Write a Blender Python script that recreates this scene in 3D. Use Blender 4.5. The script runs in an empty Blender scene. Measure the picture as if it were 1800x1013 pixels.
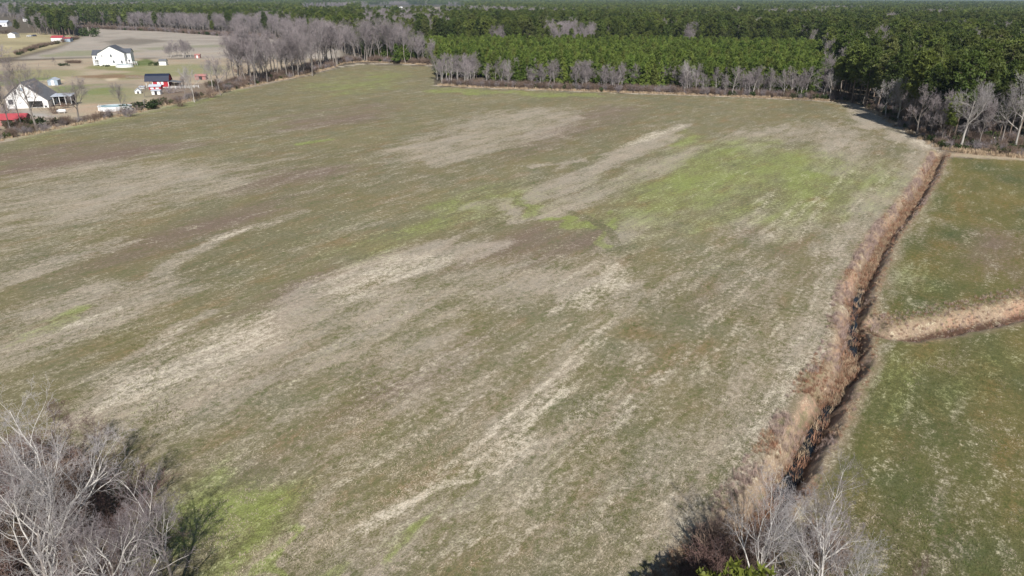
import bpy, math, random
import numpy as np
from mathutils import Matrix, Vector

random.seed(7)
RNG = np.random.default_rng(7)
C = bpy.context.scene.collection
S = bpy.context.scene

# ------------------------------------------------------------------ camera, sky, sun, exposure
CAM_H, FPX = 32.0, 1200.0
PITCH, ROLL = math.atan(509.7 / FPX), math.radians(0.15)
cam = bpy.data.cameras.new('camera')
cam.sensor_width, cam.lens = 36.0, 24.0
cam.clip_start, cam.clip_end = 0.5, 60000.0
cam_ob = bpy.data.objects.new('camera', cam)
C.objects.link(cam_ob)
cam_ob.matrix_world = (Matrix.Translation((0, 0, CAM_H)) @ Matrix.Rotation(math.pi / 2 - PITCH, 4, 'X')
                       @ Matrix.Rotation(ROLL, 4, 'Z'))
S.camera = cam_ob

SUN_AZ, SUN_EL = math.radians(170.0), math.radians(42.0)      # azimuth clockwise from +Y
w = bpy.data.worlds.new('World')
S.world = w
w.use_nodes = True
nt = w.node_tree
bg = nt.nodes['Background']
sky = nt.nodes.new('ShaderNodeTexSky')
sky.sky_type = 'NISHITA'
sky.sun_disc = False
sky.sun_elevation, sky.sun_rotation = SUN_EL, SUN_AZ
sky.air_density, sky.dust_density, sky.ozone_density = 1.0, 0.6, 1.2
nt.links.new(sky.outputs[0], bg.inputs[0])
bg.inputs[1].default_value = 0.06
sun = bpy.data.lights.new('sun', 'SUN')
sun.energy, sun.angle, sun.color = 5.0, math.radians(0.53), (1.0, 0.97, 0.93)
sun_ob = bpy.data.objects.new('sun', sun)
C.objects.link(sun_ob)
sd = Vector((math.sin(SUN_AZ) * math.cos(SUN_EL), math.cos(SUN_AZ) * math.cos(SUN_EL), math.sin(SUN_EL)))
sun_ob.rotation_euler = sd.to_track_quat('Z', 'Y').to_euler()
sun_ob.location = (0, -50, 120)
S.view_settings.view_transform = 'Standard'
S.view_settings.look = 'None'
S.view_settings.gamma = 1.0
S.view_settings.use_curve_mapping = False
S.view_settings.exposure = 0.27
S.cycles.max_bounces = 5
S.cycles.diffuse_bounces = 3
S.cycles.glossy_bounces = 2
S.cycles.transmission_bounces = 2
S.cycles.transparent_max_bounces = 4
S.cycles.volume_bounces = 0

# ------------------------------------------------------------------ measuring the place: photo pixel -> ground point
_c, _s = math.cos(ROLL), math.sin(ROLL)


def G(px, py, z=0.0):
    X, Y = (px - 900) / FPX, -(py - 506.5) / FPX
    X, Y = _c * X - _s * Y, _s * X + _c * Y
    dy, dz = math.cos(PITCH) + Y * math.sin(PITCH), -math.sin(PITCH) + Y * math.cos(PITCH)
    t = (CAM_H - z) / -dz
    return (X * t, dy * t)


def proj(x, y, z=0.0):
    yy, zz = y, z - CAM_H
    dep = yy * math.cos(PITCH) - zz * math.sin(PITCH)
    up = yy * math.sin(PITCH) + zz * math.cos(PITCH)
    X, Y = x / dep, up / dep
    X, Y = _c * X + _s * Y, -_s * X + _c * Y
    return 900 + X * FPX, 506.5 - Y * FPX


def GP(pts):
    return np.array([G(a, b) for a, b in pts])


# ------------------------------------------------------------------ numeric helpers
def _hash(xi, yi, seed):
    h = (xi.astype(np.int64) * 374761393 + yi.astype(np.int64) * 668265263 + seed * 974711) & 0xffffffff
    h = ((h ^ (h >> 13)) * 1274126177) & 0xffffffff
    return ((h ^ (h >> 16)) & 0xffffff) / float(0xffffff)


def vnoise(x, y, seed=0):
    xi, yi = np.floor(x), np.floor(y)
    fx, fy = x - xi, y - yi
    fx, fy = fx * fx * (3 - 2 * fx), fy * fy * (3 - 2 * fy)
    a, b = _hash(xi, yi, seed), _hash(xi + 1, yi, seed)
    c, d = _hash(xi, yi + 1, seed), _hash(xi + 1, yi + 1, seed)
    return (a * (1 - fx) + b * fx) * (1 - fy) + (c * (1 - fx) + d * fx) * fy


def fbm(x, y, octs=4, seed=0):
    x, y = np.asarray(x, float), np.asarray(y, float)
    t, amp, tot = 0.0, 1.0, 0.0
    for o in range(octs):
        t = t + amp * vnoise(x * 2 ** o + 17.3 * o, y * 2 ** o - 9.1 * o, seed + o * 7)
        tot += amp
        amp *= 0.55
    return t / tot


def sstep(a, b, x):
    t = np.clip((x - a) / (b - a), 0, 1)
    return t * t * (3 - 2 * t)


def seg_dist(P, A):
    d = np.full(len(P), 1e9)
    for a, b in zip(A[:-1], A[1:]):
        ab = b - a
        L = (ab ** 2).sum() + 1e-12
        t = np.clip(((P - a) @ ab) / L, 0, 1)
        d = np.minimum(d, np.hypot(*(P - a - t[:, None] * ab).T))
    return d


def inside(P, A):
    r = np.zeros(len(P), bool)
    j = len(A) - 1
    for i in range(len(A)):
        xi, yi = A[i]
        xj, yj = A[j]
        if yi != yj:
            r ^= ((yi > P[:, 1]) != (yj > P[:, 1])) & (P[:, 0] < (xj - xi) * (P[:, 1] - yi) / (yj - yi) + xi)
        j = i
    return r


def poly_mask(P, A, soft):
    m = np.zeros(len(P))
    lo, hi = A.min(0) - soft, A.max(0) + soft
    k = np.where((P[:, 0] > lo[0]) & (P[:, 0] < hi[0]) & (P[:, 1] > lo[1]) & (P[:, 1] < hi[1]))[0]
    if len(k):
        d = seg_dist(P[k], np.vstack([A, A[:1]]))
        d = np.where(inside(P[k], A), d, -d)
        m[k] = sstep(-soft, soft, d)
    return m


def line_mask(P, A, hw, soft):
    m = np.zeros(len(P))
    q = hw + soft
    lo, hi = A.min(0) - q, A.max(0) + q
    k = np.where((P[:, 0] > lo[0]) & (P[:, 0] < hi[0]) & (P[:, 1] > lo[1]) & (P[:, 1] < hi[1]))[0]
    if len(k):
        m[k] = 1 - sstep(hw, hw + soft, seg_dist(P[k], A))
    return m


# ------------------------------------------------------------------ object helpers
def mesh_from(name, verts, faces):
    """verts (n,3); faces: list of int arrays (m,3) / (m,4)"""
    me = bpy.data.meshes.new(name)
    verts = np.asarray(verts, np.float32)
    me.vertices.add(len(verts))
    me.vertices.foreach_set('co', verts.ravel())
    fs = [np.asarray(f, np.int32) for f in faces if len(f)]
    nl = sum(f.size for f in fs)
    npoly = sum(len(f) for f in fs)
    me.loops.add(nl)
    me.loops.foreach_set('vertex_index', np.concatenate([f.ravel() for f in fs]))
    me.polygons.add(npoly)
    tot = np.concatenate([np.full(len(f), f.shape[1], np.int32) for f in fs])
    st = np.concatenate([[0], np.cumsum(tot)[:-1]]).astype(np.int32)
    me.polygons.foreach_set('loop_start', st)
    me.polygons.foreach_set('loop_total', tot)
    me.update(calc_edges=True)
    return me


def link(name, me, mat=None, parent=None):
    o = bpy.data.objects.new(name, me)
    C.objects.link(o)
    if mat is not None and me is not None and not me.materials:
        me.materials.append(mat)
    if parent is not None:
        o.parent = parent
    return o


def tag(o, label=None, cat=None, group=None, kind=None):
    for k, v in (('label', label), ('category', cat), ('group', group), ('kind', kind)):
        if v:
            o[k] = v
    return o


def empty(name, x, y, rz=0.0, z=0.0, label=None, cat=None, group=None):
    o = bpy.data.objects.new(name, None)
    C.objects.link(o)
    o.location = (x, y, z)
    o.rotation_euler = (0, 0, rz)
    o.empty_display_size = 0.3
    return tag(o, label, cat, group)


class MB:
    """collects boxes, prisms, tubes; builds one mesh object"""
    def __init__(self):
        self.v, self.f = [], []

    def add(self, vs, fs):
        n = len(self.v)
        self.v += [tuple(p) for p in vs]
        self.f += [tuple(i + n for i in f) for f in fs]
        return self

    def box(self, x0, y0, z0, x1, y1, z1):
        vs = [(x0, y0, z0), (x1, y0, z0), (x1, y1, z0), (x0, y1, z0), (x0, y0, z1), (x1, y0, z1), (x1, y1, z1), (x0, y1, z1)]
        return self.add(vs, [(3, 2, 1, 0), (4, 5, 6, 7), (0, 1, 5, 4), (1, 2, 6, 5), (2, 3, 7, 6), (3, 0, 4, 7)])

    def extr_y(self, prof, y0, y1):
        """profile [(x,z)] extruded along y"""
        n = len(prof)
        vs = [(x, y0, z) for x, z in prof] + [(x, y1, z) for x, z in prof]
        fs = [tuple(range(n)), tuple(range(2 * n - 1, n - 1, -1))]
        fs += [(i, i + n, (i + 1) % n + n, (i + 1) % n) for i in range(n)]
        return self.add(vs, fs)

    def extr_x(self, prof, x0, x1):
        n = len(prof)
        vs = [(x0, y, z) for y, z in prof] + [(x1, y, z) for y, z in prof]
        fs = [tuple(range(n)), tuple(range(2 * n - 1, n - 1, -1))]
        fs += [(i, i + n, (i + 1) % n + n, (i + 1) % n) for i in range(n)]
        return self.add(vs, fs)

    def tube(self, a, b, r, n=6):
        a, b = Vector(a), Vector(b)
        d = (b - a).normalized()
        u = d.orthogonal().normalized()
        v = d.cross(u)
        vs = []
        for q in (a, b):
            for i in range(n):
                t = 2 * math.pi * i / n
                vs.append(q + (u * math.cos(t) + v * math.sin(t)) * r)
        fs = [(i, (i + 1) % n, (i + 1) % n + n, i + n) for i in range(n)] + [tuple(range(n - 1, -1, -1)), tuple(range(n, 2 * n))]
        return self.add(vs, fs)

    def ring(self, prof, n=28, sx=1.0, sy=1.0, cx=0, cy=0):
        """closed or open profile [(r,z)] lathed"""
        m = len(prof)
        vs = []
        for i in range(n):
            t = 2 * math.pi * i / n
            for r, z in prof:
                vs.append((cx + math.cos(t) * r * sx, cy + math.sin(t) * r * sy, z))
        fs = []
        for i in range(n):
            j = (i + 1) % n
            for k in range(m - 1):
                fs.append((i * m + k, j * m + k, j * m + k + 1, i * m + k + 1))
        return self.add(vs, fs)

    def disc(self, r, z, n=28, sx=1.0, sy=1.0, cx=0, cy=0):
        vs = [(cx + math.cos(2 * math.pi * i / n) * r * sx, cy + math.sin(2 * math.pi * i / n) * r * sy, z) for i in range(n)]
        return self.add(vs, [tuple(range(n))])

    def build(self, name, mat, parent=None, label=None, bevel=0.0):
        me = bpy.data.meshes.new(name)
        me.from_pydata(self.v, [], self.f)
        me.update()
        o = link(name, me, mat, parent)
        if label:
            o['label'] = label
        if bevel:
            b = o.modifiers.new('bevel', 'BEVEL')
            b.width, b.segments, b.limit_method = bevel, 2, 'ANGLE'
        return o


# ------------------------------------------------------------------ materials
def new_mat(name):
    m = bpy.data.materials.new(name)
    m.use_nodes = True
    n = m.node_tree.nodes
    return m, m.node_tree, n['Principled BSDF']


def N(nt, t, **kw):
    n = nt.nodes.new(t)
    for k, v in kw.items():
        if k in ('operation', 'data_type', 'blend_type', 'noise_dimensions', 'attribute_name', 'wave_type', 'bands_direction',
                 'interpolation_type', 'mode', 'feature', 'vector_type', 'wave_profile'):
            setattr(n, k, v)
        else:
            n.inputs[k.replace('_', ' ') if k.replace('_', ' ') in n.inputs else k].default_value = v
    return n


def math_n(nt, op, a, b=None, clamp=False):
    n = nt.nodes.new('ShaderNodeMath')
    n.operation = op
    n.use_clamp = clamp
    for i, q in enumerate((a, b)):
        if q is None:
            continue
        if isinstance(q, (int, float)):
            n.inputs[i].default_value = q
        else:
            nt.links.new(q, n.inputs[i])
    return n.outputs[0]


def ramp01(nt, x, a, b):
    n = nt.nodes.new('ShaderNodeMapRange')
    n.interpolation_type = 'SMOOTHSTEP'
    nt.links.new(x, n.inputs[0])
    n.inputs[1].default_value, n.inputs[2].default_value = a, b
    return n.outputs[0]


def mixc(nt, f, a, b, blend='MIX'):
    n = nt.nodes.new('ShaderNodeMix')
    n.data_type, n.blend_type = 'RGBA', blend
    for i, q in ((0, f), (6, a), (7, b)):
        if isinstance(q, (int, float)):
            n.inputs[i].default_value = q
        elif isinstance(q, tuple):
            n.inputs[i].default_value = (*q, 1)
        else:
            nt.links.new(q, n.inputs[i])
    return n.outputs[2]


def simple_mat(name, col, rough=0.85, var=0.15, scale=2.0, bump=0.0, spec=0.3, rnd=0.0, metal=0.0, stretch=None, col2=None):
    """one base colour with grain, weathering blotches and (for scattered things) variation between copies"""
    m, nt, b = new_mat(name)
    tc = nt.nodes.new('ShaderNodeTexCoord')
    vec = tc.outputs['Object']
    if stretch:
        mp = nt.nodes.new('ShaderNodeMapping')
        mp.inputs['Scale'].default_value = stretch
        nt.links.new(vec, mp.inputs[0])
        vec = mp.outputs[0]
    n1 = N(nt, 'ShaderNodeTexNoise', Scale=scale, Detail=5.0, Roughness=0.65)
    nt.links.new(vec, n1.inputs['Vector'])
    f = math_n(nt, 'MULTIPLY', math_n(nt, 'SUBTRACT', n1.outputs[0], 0.5), 4 * var)
    f = math_n(nt, 'ADD', f, 1.0)
    c = col
    if col2 is not None:
        c = mixc(nt, ramp01(nt, n1.outputs[0], 0.4, 0.6), col, col2)
    if rnd:
        oi = nt.nodes.new('ShaderNodeObjectInfo')
        r = math_n(nt, 'ADD', math_n(nt, 'MULTIPLY', math_n(nt, 'SUBTRACT', oi.outputs['Random'], 0.5), 2 * rnd), 1.0)
        f = math_n(nt, 'MULTIPLY', f, r)
    g = nt.nodes.new('ShaderNodeCombineColor')
    for i in range(3):
        nt.links.new(f, g.inputs[i])
    out = mixc(nt, 1.0, c, g.outputs[0], 'MULTIPLY')
    nt.links.new(out, b.inputs['Base Color'])
    b.inputs['Roughness'].default_value = rough
    b.inputs['Specular IOR Level'].default_value = spec
    b.inputs['Metallic'].default_value = metal
    if bump:
        bp = N(nt, 'ShaderNodeBump', Strength=bump, Distance=0.03)
        nt.links.new(n1.outputs[0], bp.inputs['Height'])
        nt.links.new(bp.outputs[0], b.inputs['Normal'])
    return m


def foliage_mat(name, c1, c2, rnd=0.25, trans=0.25, hue=(0.09, 0.075, 0.03)):
    """needles / leaves: two greens mixed by noise and by tree, some light passing through"""
    m, nt, b = new_mat(name)
    tc = nt.nodes.new('ShaderNodeTexCoord')
    n1 = N(nt, 'ShaderNodeTexNoise', Scale=0.9, Detail=3.0)
    nt.links.new(tc.outputs['Object'], n1.inputs['Vector'])
    oi = nt.nodes.new('ShaderNodeObjectInfo')
    x = math_n(nt, 'ADD', math_n(nt, 'MULTIPLY', n1.outputs[0], 0.6), math_n(nt, 'MULTIPLY', oi.outputs['Random'], 0.5))
    c = mixc(nt, ramp01(nt, x, 0.25, 0.85), c1, c2)
    r2 = math_n(nt, 'FRACT', math_n(nt, 'MULTIPLY', oi.outputs['Random'], 17.31))
    c = mixc(nt, math_n(nt, 'MULTIPLY', ramp01(nt, r2, 0.75, 1.0), 0.55), c, hue)
    r = math_n(nt, 'ADD', math_n(nt, 'MULTIPLY', math_n(nt, 'SUBTRACT', math_n(nt, 'FRACT', math_n(nt, 'MULTIPLY', r2, 5.7)), 0.5), 2 * rnd), 1.0)
    g = nt.nodes.new('ShaderNodeCombineColor')
    for i in range(3):
        nt.links.new(r, g.inputs[i])
    c = mixc(nt, 1.0, c, g.outputs[0], 'MULTIPLY')
    nt.links.new(c, b.inputs['Base Color'])
    b.inputs['Roughness'].default_value = 0.6
    b.inputs['Specular IOR Level'].default_value = 0.25
    tr = nt.nodes.new('ShaderNodeBsdfTranslucent')
    nt.links.new(c, tr.inputs[0])
    mx = nt.nodes.new('ShaderNodeMixShader')
    mx.inputs[0].default_value = trans
    nt.links.new(b.outputs[0], mx.inputs[1])
    nt.links.new(tr.outputs[0], mx.inputs[2])
    nt.links.new(mx.outputs[0], nt.nodes['Material Output'].inputs[0])
    return m


ROW_AZ = math.radians(36.5)


def ground_mat():
    m, nt, b = new_mat('soil_and_crop')
    L = nt.links.new
    base = N(nt, 'ShaderNodeAttribute', attribute_name='base')
    cov = N(nt, 'ShaderNodeAttribute', attribute_name='cover')
    rgh = N(nt, 'ShaderNodeAttribute', attribute_name='rowness')
    sep = nt.nodes.new('ShaderNodeSeparateColor')
    L(cov.outputs['Color'], sep.inputs[0])
    T, Gr, B, K = sep.outputs[0], sep.outputs[1], sep.outputs[2], cov.outputs['Alpha']
    tc = nt.nodes.new('ShaderNodeTexCoord')

    def mapped(sx, sy):
        rot = nt.nodes.new('ShaderNodeMapping')
        rot.inputs['Rotation'].default_value = (0, 0, -(math.pi / 2 - ROW_AZ))
        L(tc.outputs['Object'], rot.inputs[0])
        mp = nt.nodes.new('ShaderNodeMapping')
        mp.inputs['Scale'].default_value = (sx, sy, 1)
        L(rot.outputs[0], mp.inputs[0])
        return mp.outputs[0]
    va, vb = mapped(0.38, 1.0), mapped(0.85, 1.0)
    nA = N(nt, 'ShaderNodeTexNoise', Scale=0.55, Detail=6.0, Roughness=0.62)
    L(va, nA.inputs['Vector'])
    nB = N(nt, 'ShaderNodeTexNoise', Scale=1.9, Detail=6.0, Roughness=0.72)
    L(vb, nB.inputs['Vector'])
    nC = N(nt, 'ShaderNodeTexNoise', Scale=7.0, Detail=4.0, Roughness=0.7)
    L(vb, nC.inputs['Vector'])
    nD = N(nt, 'ShaderNodeTexNoise', Scale=0.25, Detail=7.0, Roughness=0.6)
    L(va, nD.inputs['Vector'])
    a0 = math_n(nt, 'SUBTRACT', nA.outputs[0], 0.5)
    b0 = math_n(nt, 'SUBTRACT', nB.outputs[0], 0.5)
    c0 = math_n(nt, 'SUBTRACT', nC.outputs[0], 0.5)
    d0 = math_n(nt, 'SUBTRACT', nD.outputs[0], 0.5)
    mixn = math_n(nt, 'ADD', math_n(nt, 'MULTIPLY', a0, 1.1), math_n(nt, 'ADD', math_n(nt, 'MULTIPLY', b0, 1.5), math_n(nt, 'MULTIPLY', c0, 0.9)))

    def thr(x, k=1.0, lo=0.12, hi=0.92, n=None):
        return ramp01(nt, math_n(nt, 'ADD', x, math_n(nt, 'MULTIPLY', n or mixn, k)), lo, hi)
    col = base.outputs['Color']
    # thin crop: olive, with yellower and redder dead blades
    col = mixc(nt, ramp01(nt, math_n(nt, 'ADD', d0, math_n(nt, 'MULTIPLY', b0, 0.8)), 0.0, 0.22), col, mixc(nt, 1.0, col, (1.18, 0.98, 0.95), 'MULTIPLY'))
    col = mixc(nt, ramp01(nt, math_n(nt, 'SUBTRACT', math_n(nt, 'MULTIPLY', b0, -1.0), a0), 0.02, 0.28), col, mixc(nt, 1.0, col, (0.78, 0.90, 0.72), 'MULTIPLY'))
    col = mixc(nt, thr(B, 0.7), col, (0.175, 0.127, 0.098))
    col = mixc(nt, math_n(nt, 'MULTIPLY', thr(T, 1.25, 0.05, 1.0), 0.74), col, mixc(nt, ramp01(nt, d0, -0.12, 0.12), (0.41, 0.34, 0.27), (0.355, 0.31, 0.25)))
    col = mixc(nt, math_n(nt, 'MULTIPLY', thr(Gr, 1.0, 0.08, 0.85), 0.85), col, (0.225, 0.262, 0.075))
    col = mixc(nt, math_n(nt, 'MULTIPLY', thr(K, 1.3, 0.1, 1.0), 0.85), col, (0.60, 0.525, 0.41))
    # drill rows, faint
    wv = N(nt, 'ShaderNodeTexWave', wave_type='BANDS', bands_direction='Y', Scale=0.42, Distortion=1.6, Detail=3.0)
    wv.inputs['Detail Scale'].default_value = 1.2
    L(vb, wv.inputs['Vector'])
    wf = math_n(nt, 'MULTIPLY', math_n(nt, 'SUBTRACT', wv.outputs['Fac'], 0.5), math_n(nt, 'MULTIPLY', rgh.outputs['Fac'], 0.05))
    v = math_n(nt, 'ADD', math_n(nt, 'ADD', 1.0, wf), math_n(nt, 'ADD', math_n(nt, 'MULTIPLY', c0, 1.3), math_n(nt, 'MULTIPLY', b0, 0.8)))
    v = math_n(nt, 'MAXIMUM', v, 0.35)
    g = nt.nodes.new('ShaderNodeCombineColor')
    for i in range(3):
        L(v, g.inputs[i])
    col = mixc(nt, 1.0, col, g.outputs[0], 'MULTIPLY')
    L(col, b.inputs['Base Color'])
    b.inputs['Roughness'].default_value = 0.95
    b.inputs['Specular IOR Level'].default_value = 0.12
    h = math_n(nt, 'ADD', math_n(nt, 'MULTIPLY', nB.outputs[0], 0.6), math_n(nt, 'MULTIPLY', nC.outputs[0], 0.5))
    bp = N(nt, 'ShaderNodeBump', Strength=0.55, Distance=0.22)
    L(h, bp.inputs['Height'])
    L(bp.outputs[0], b.inputs['Normal'])
    return m
#@@GROUND


# ------------------------------------------------------------------ the ground: fields, ditches, yards, forest floor (one continuous sheet, cut by use)
DITCH_PX = [(1652, 268), (1641, 290), (1622, 326), (1588, 374), (1558, 404), (1536, 452), (1520, 486), (1507, 514), (1503, 568),
            (1502, 603), (1493, 640), (1463, 692), (1441, 730), (1420, 768), (1395, 818), (1370, 852), (1325, 915), (1270, 1000), (1180, 1140)]
BRANCH_PX = [(1528, 560), (1560, 586), (1608, 582), (1671, 571), (1742, 556), (1800, 543), (1900, 520), (2100, 480)]


def smooth_line(P, n=3):
    for _ in range(n):
        Q = [P[0]]
        for a, b in zip(P[:-1], P[1:]):
            Q += [a * 0.75 + b * 0.25, a * 0.25 + b * 0.75]
        Q.append(P[-1])
        P = np.array(Q)
    return P


DITCH = smooth_line(GP(DITCH_PX), 2)
BRANCH = smooth_line(GP(BRANCH_PX), 2)
D_HW, B_HW = 2.3, 2.4

FIELD_PX = [(-700, 1500), (-700, 420), (-200, 294), (0, 252), (100, 230), (210, 208), (330, 181), (420, 159), (480, 146), (540, 134), (590, 121),
            (630, 114), (700, 115), (768, 117), (762, 152), (830, 155), (1000, 161), (1200, 168), (1400, 176), (1500, 182), (1530, 195),
            (1580, 226), (1625, 250), (1648, 266)]
FIELD = np.vstack([GP([p for p in FIELD_PX if p[1] < 1300]), DITCH, [[-10.0, 8.0], [-60.0, 8.0]]])
EAST = np.vstack([DITCH, [[30.0, 8.0], [160.0, 8.0], [190.0, 150.0]], GP([(1800, 282), (1655, 277)])])
LAWN = GP([(-260, 310), (0, 251), (100, 229), (210, 207), (330, 180), (420, 158), (480, 145), (560, 127), (600, 108), (560, 103), (420, 103), (300, 104),
           (180, 102), (100, 104), (30, 108), (0, 112), (-400, 140)])
FIELD2 = GP([(30, 104), (100, 86), (140, 68), (172, 51), (290, 55), (385, 63), (480, 69), (600, 88), (600, 104), (420, 102), (300, 103), (180, 101), (100, 103)])
YARD2 = GP([(-200, 100), (0, 102), (30, 99), (100, 82), (140, 66), (130, 56), (0, 60), (-200, 66)])


def build_ground():
    az_f = np.radians(np.arange(-57, 57.01, 0.145))
    az_b = np.radians(np.arange(60, 301, 5.0))
    az = np.concatenate([az_f, az_b])
    dep = np.radians(np.concatenate([[88, 82, 76, 70, 66, 63], np.arange(61, 12, -0.125), np.arange(12, 3, -0.085), np.arange(3, 0.4, -0.06), [0.3, 0.2, 0.12]]))
    r = CAM_H / np.tan(dep)
    A, R = np.meshgrid(az, r)
    nr, na = R.shape
    P = np.stack([(R * np.sin(A)).ravel(), (R * np.cos(A)).ravel()], 1)
    su, sv = math.sin(ROW_AZ), math.cos(ROW_AZ)
    u, v = P[:, 0] * su + P[:, 1] * sv, P[:, 0] * sv - P[:, 1] * su
    # ragged edges: domain warp, long along the rows
    wu = (fbm(u / 14, v / 5, 4, 3) - 0.5) * 22
    wv = (fbm(u / 16, v / 4, 4, 11) - 0.5) * 6
    W = P + np.stack([wu * su + wv * sv, wu * sv - wv * su], 1)
    W1 = P + 0.16 * (W - P)
    T, Gn, B, K = (np.zeros(len(P)) for _ in range(4))
    front = (P[:, 1] > 5) & (np.hypot(P[:, 0], P[:, 1]) < 700)
    idx = np.where(front)[0]
    Wf, W1f = W[idx], W1[idx]

    def poly(ch, px, val, soft):
        m = poly_mask(Wf, GP(px), soft * 1.7) * val
        ch[idx] = np.maximum(ch[idx], m) if val > 0 else ch[idx] * (1 + m)

    def line(ch, px, val, hw, soft, thin=False):
        m = line_mask(W1f if thin else Wf, GP(px), hw, soft * (1 if thin else 1.5)) * val
        ch[idx] = np.maximum(ch[idx], m) if val > 0 else ch[idx] * (1 + m)
    infield = inside(P, FIELD)
    big = fbm(u / 30, v / 7, 4, 31)
    mid = fbm(u / 9, v / 2.4, 4, 41)
    mott = fbm(P[:, 0] / 5, P[:, 1] / 5, 4, 51)
    # --- residue and bare soil, main field
    line(T, [(170, 745), (250, 690), (340, 650), (430, 610)], 0.66, 3.4, 3.4)
    line(T, [(430, 610), (520, 550), (600, 505), (700, 465), (790, 440), (850, 428)], 0.72, 2.2, 3.0)
    poly(T, [(560, 540), (690, 470), (790, 500), (810, 540), (720, 590), (620, 580)], 0.62, 4)
    poly(T, [(180, 690), (420, 600), (520, 620), (430, 730), (300, 780), (200, 760)], 0.62, 4)
    line(K, [(210, 705), (300, 660), (370, 640), (400, 610)], 0.5, 1.6, 3.0)
    line(K, [(600, 520), (680, 478), (760, 452)], 0.46, 1.2, 3.0)
    poly(T, [(600, 600), (720, 590), (800, 640), (780, 690), (640, 680), (560, 650)], 0.70, 5)
    poly(T, [(520, 1030), (560, 900), (700, 900), (860, 790), (990, 700), (1110, 640), (1180, 700), (1240, 850), (1130, 1030)], 0.47, 5)
    poly(T, [(700, 640), (850, 560), (950, 620), (860, 720), (700, 740)], 0.38, 5)
    poly(T, [(1060, 470), (1230, 440), (1400, 480), (1440, 560), (1400, 700), (1250, 840), (1150, 760), (1180, 600)], 0.34, 6)
    poly(T, [(980, 860), (1100, 720), (1190, 760), (1110, 870), (1010, 960)], 0.55, 3)
    line(K, [(705, 888), (745, 868), (780, 848)], 0.75, 0.2, 0.45, True)
    line(K, [(640, 925), (705, 888)], 0.5, 0.3, 0.7, True)
    line(K, [(780, 848), (850, 812), (905, 778), (960, 738)], 0.44, 1.0, 1.6)
    line(K, [(925, 745), (975, 705), (1000, 680)], 0.75, 0.3, 0.4, True)
    line(K, [(790, 815), (850, 770), (905, 720), (960, 675), (1020, 615), (1080, 555)], 0.52, 0.22, 0.35, True)
    line(K, [(800, 835), (880, 770), (940, 715), (1000, 655), (1050, 600)], 0.4, 0.2, 0.4, True)
    line(T, [(860, 760), (960, 665), (1030, 600), (1100, 500)], 0.5, 0.9, 1.5)
    poly(K, [(1075, 695), (1090, 680), (1115, 683), (1100, 700)], 0.5, 0.8)
    poly(T, [(-40, 320), (150, 285), (320, 285), (450, 288), (400, 330), (260, 370), (120, 410), (-40, 440)], 0.46, 5)
    line(T, [(-60, 420), (70, 392), (180, 350), (330, 310)], 0.66, 2.0, 3)
    for q, hw in (([(-60, 525), (60, 470), (165, 433)], 1.0), ([(175, 447), (240, 425)], .4), ([(100, 580), (205, 545)], .6), ([(205, 545), (268, 514)], .8),
                  ([(210, 550), (316, 437 + 20), (395, 415), (470, 393), (525, 373)], .8), ([(255, 625), (330, 572)], .7), ([(330, 572), (372, 548)], .4),
                  ([(60, 560), (150, 540), (190, 520)], 2.0), ([(240, 520), (160, 560), (60, 600)], 2.2)):
        line(T, q, 0.62, hw, hw * 1.4 + 0.3, hw < 0.9)
    line(K, [(112, 577), (205, 545)], 0.55, 0.35, 0.4, True)
    line(K, [(350, 432), (410, 412), (470, 392)], 0.4, 0.4, 0.6, True)
    line(K, [(300, 590), (330, 572)], 0.4, 0.4, 0.5, True)
    poly(T, [(670, 265), (760, 230), (860, 195), (960, 185), (1010, 200), (990, 230), (900, 255), (800, 275), (740, 285)], 0.56, 5)
    line(T, [(770, 285), (880, 250), (960, 222), (1005, 205)], 0.6, 1.5, 3)
    line(T, [(930, 345), (1010, 318), (1080, 280), (1130, 258), (1190, 225)], 0.64, 1.6, 2.2)
    line(T, [(975, 368), (1050, 345), (1110, 315), (1180, 285), (1230, 260)], 0.52, 1.5, 2.2)
    line(K, [(1100, 258), (1140, 243), (1180, 225)], 0.55, 0.5, 1.2)
    line(T, [(985, 365), (1040, 345), (1100, 310)], 0.5, 0.5, 1.0)
    line(T, [(905, 297), (950, 297), (1000, 292)], 0.5, 0.8, 1.2)
    poly(T, [(820, 490), (900, 465), (960, 480), (1090, 462), (1120, 450), (1050, 540), (1010, 560), (930, 550), (870, 530)], 0.78, 3.5)
    line(K, [(1000, 545), (1050, 505), (1095, 470)], 0.45, 1.0, 1.6)
    line(T, [(860, 358), (910, 372), (985, 378)], 0.62, 0.9, 1.6)
    poly(T, [(1060, 395), (1100, 375), (1150, 385), (1130, 415), (1080, 425)], 0.58, 2.5)
    poly(T, [(1180, 270), (1320, 215), (1480, 215), (1560, 260), (1530, 330), (1400, 250), (1300, 260)], 0.5, 5)
    poly(T, [(1200, 400), (1330, 350), (1450, 350), (1400, 400), (1300, 430)], 0.42, 4)
    line(T, [(1500, 285), (1470, 300)], 0.6, 2.0, 2)
    for q in ([(1340, 408), (1385, 376)], [(1355, 412), (1400, 380)], [(1395, 385), (1440, 345)], [(1330, 372), (1362, 345)], [(1370, 385), (1412, 352)]):
        line(K, q, 0.36, 0.25, 0.5, True)
    # headlands and the strip along ditch and woods
    line(T, [(1632, 268), (1590, 320), (1540, 370), (1500, 420), (1465, 470), (1450, 520), (1448, 600), (1415, 690), (1360, 770), (1290, 860), (1200, 990), (1100, 1120)], 0.52, 1.8, 3.0)
    line(K, [(1462, 520), (1462, 600), (1440, 650), (1395, 730), (1330, 820)], 0.42, 0.5, 1.4)
    poly(K, [(1420, 615), (1465, 615), (1470, 650), (1435, 660)], 0.75, 1.0)
    line(T, [(1490, 183), (1530, 203), (1580, 236), (1625, 258)], 0.85, 3.0, 3.0)
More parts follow.
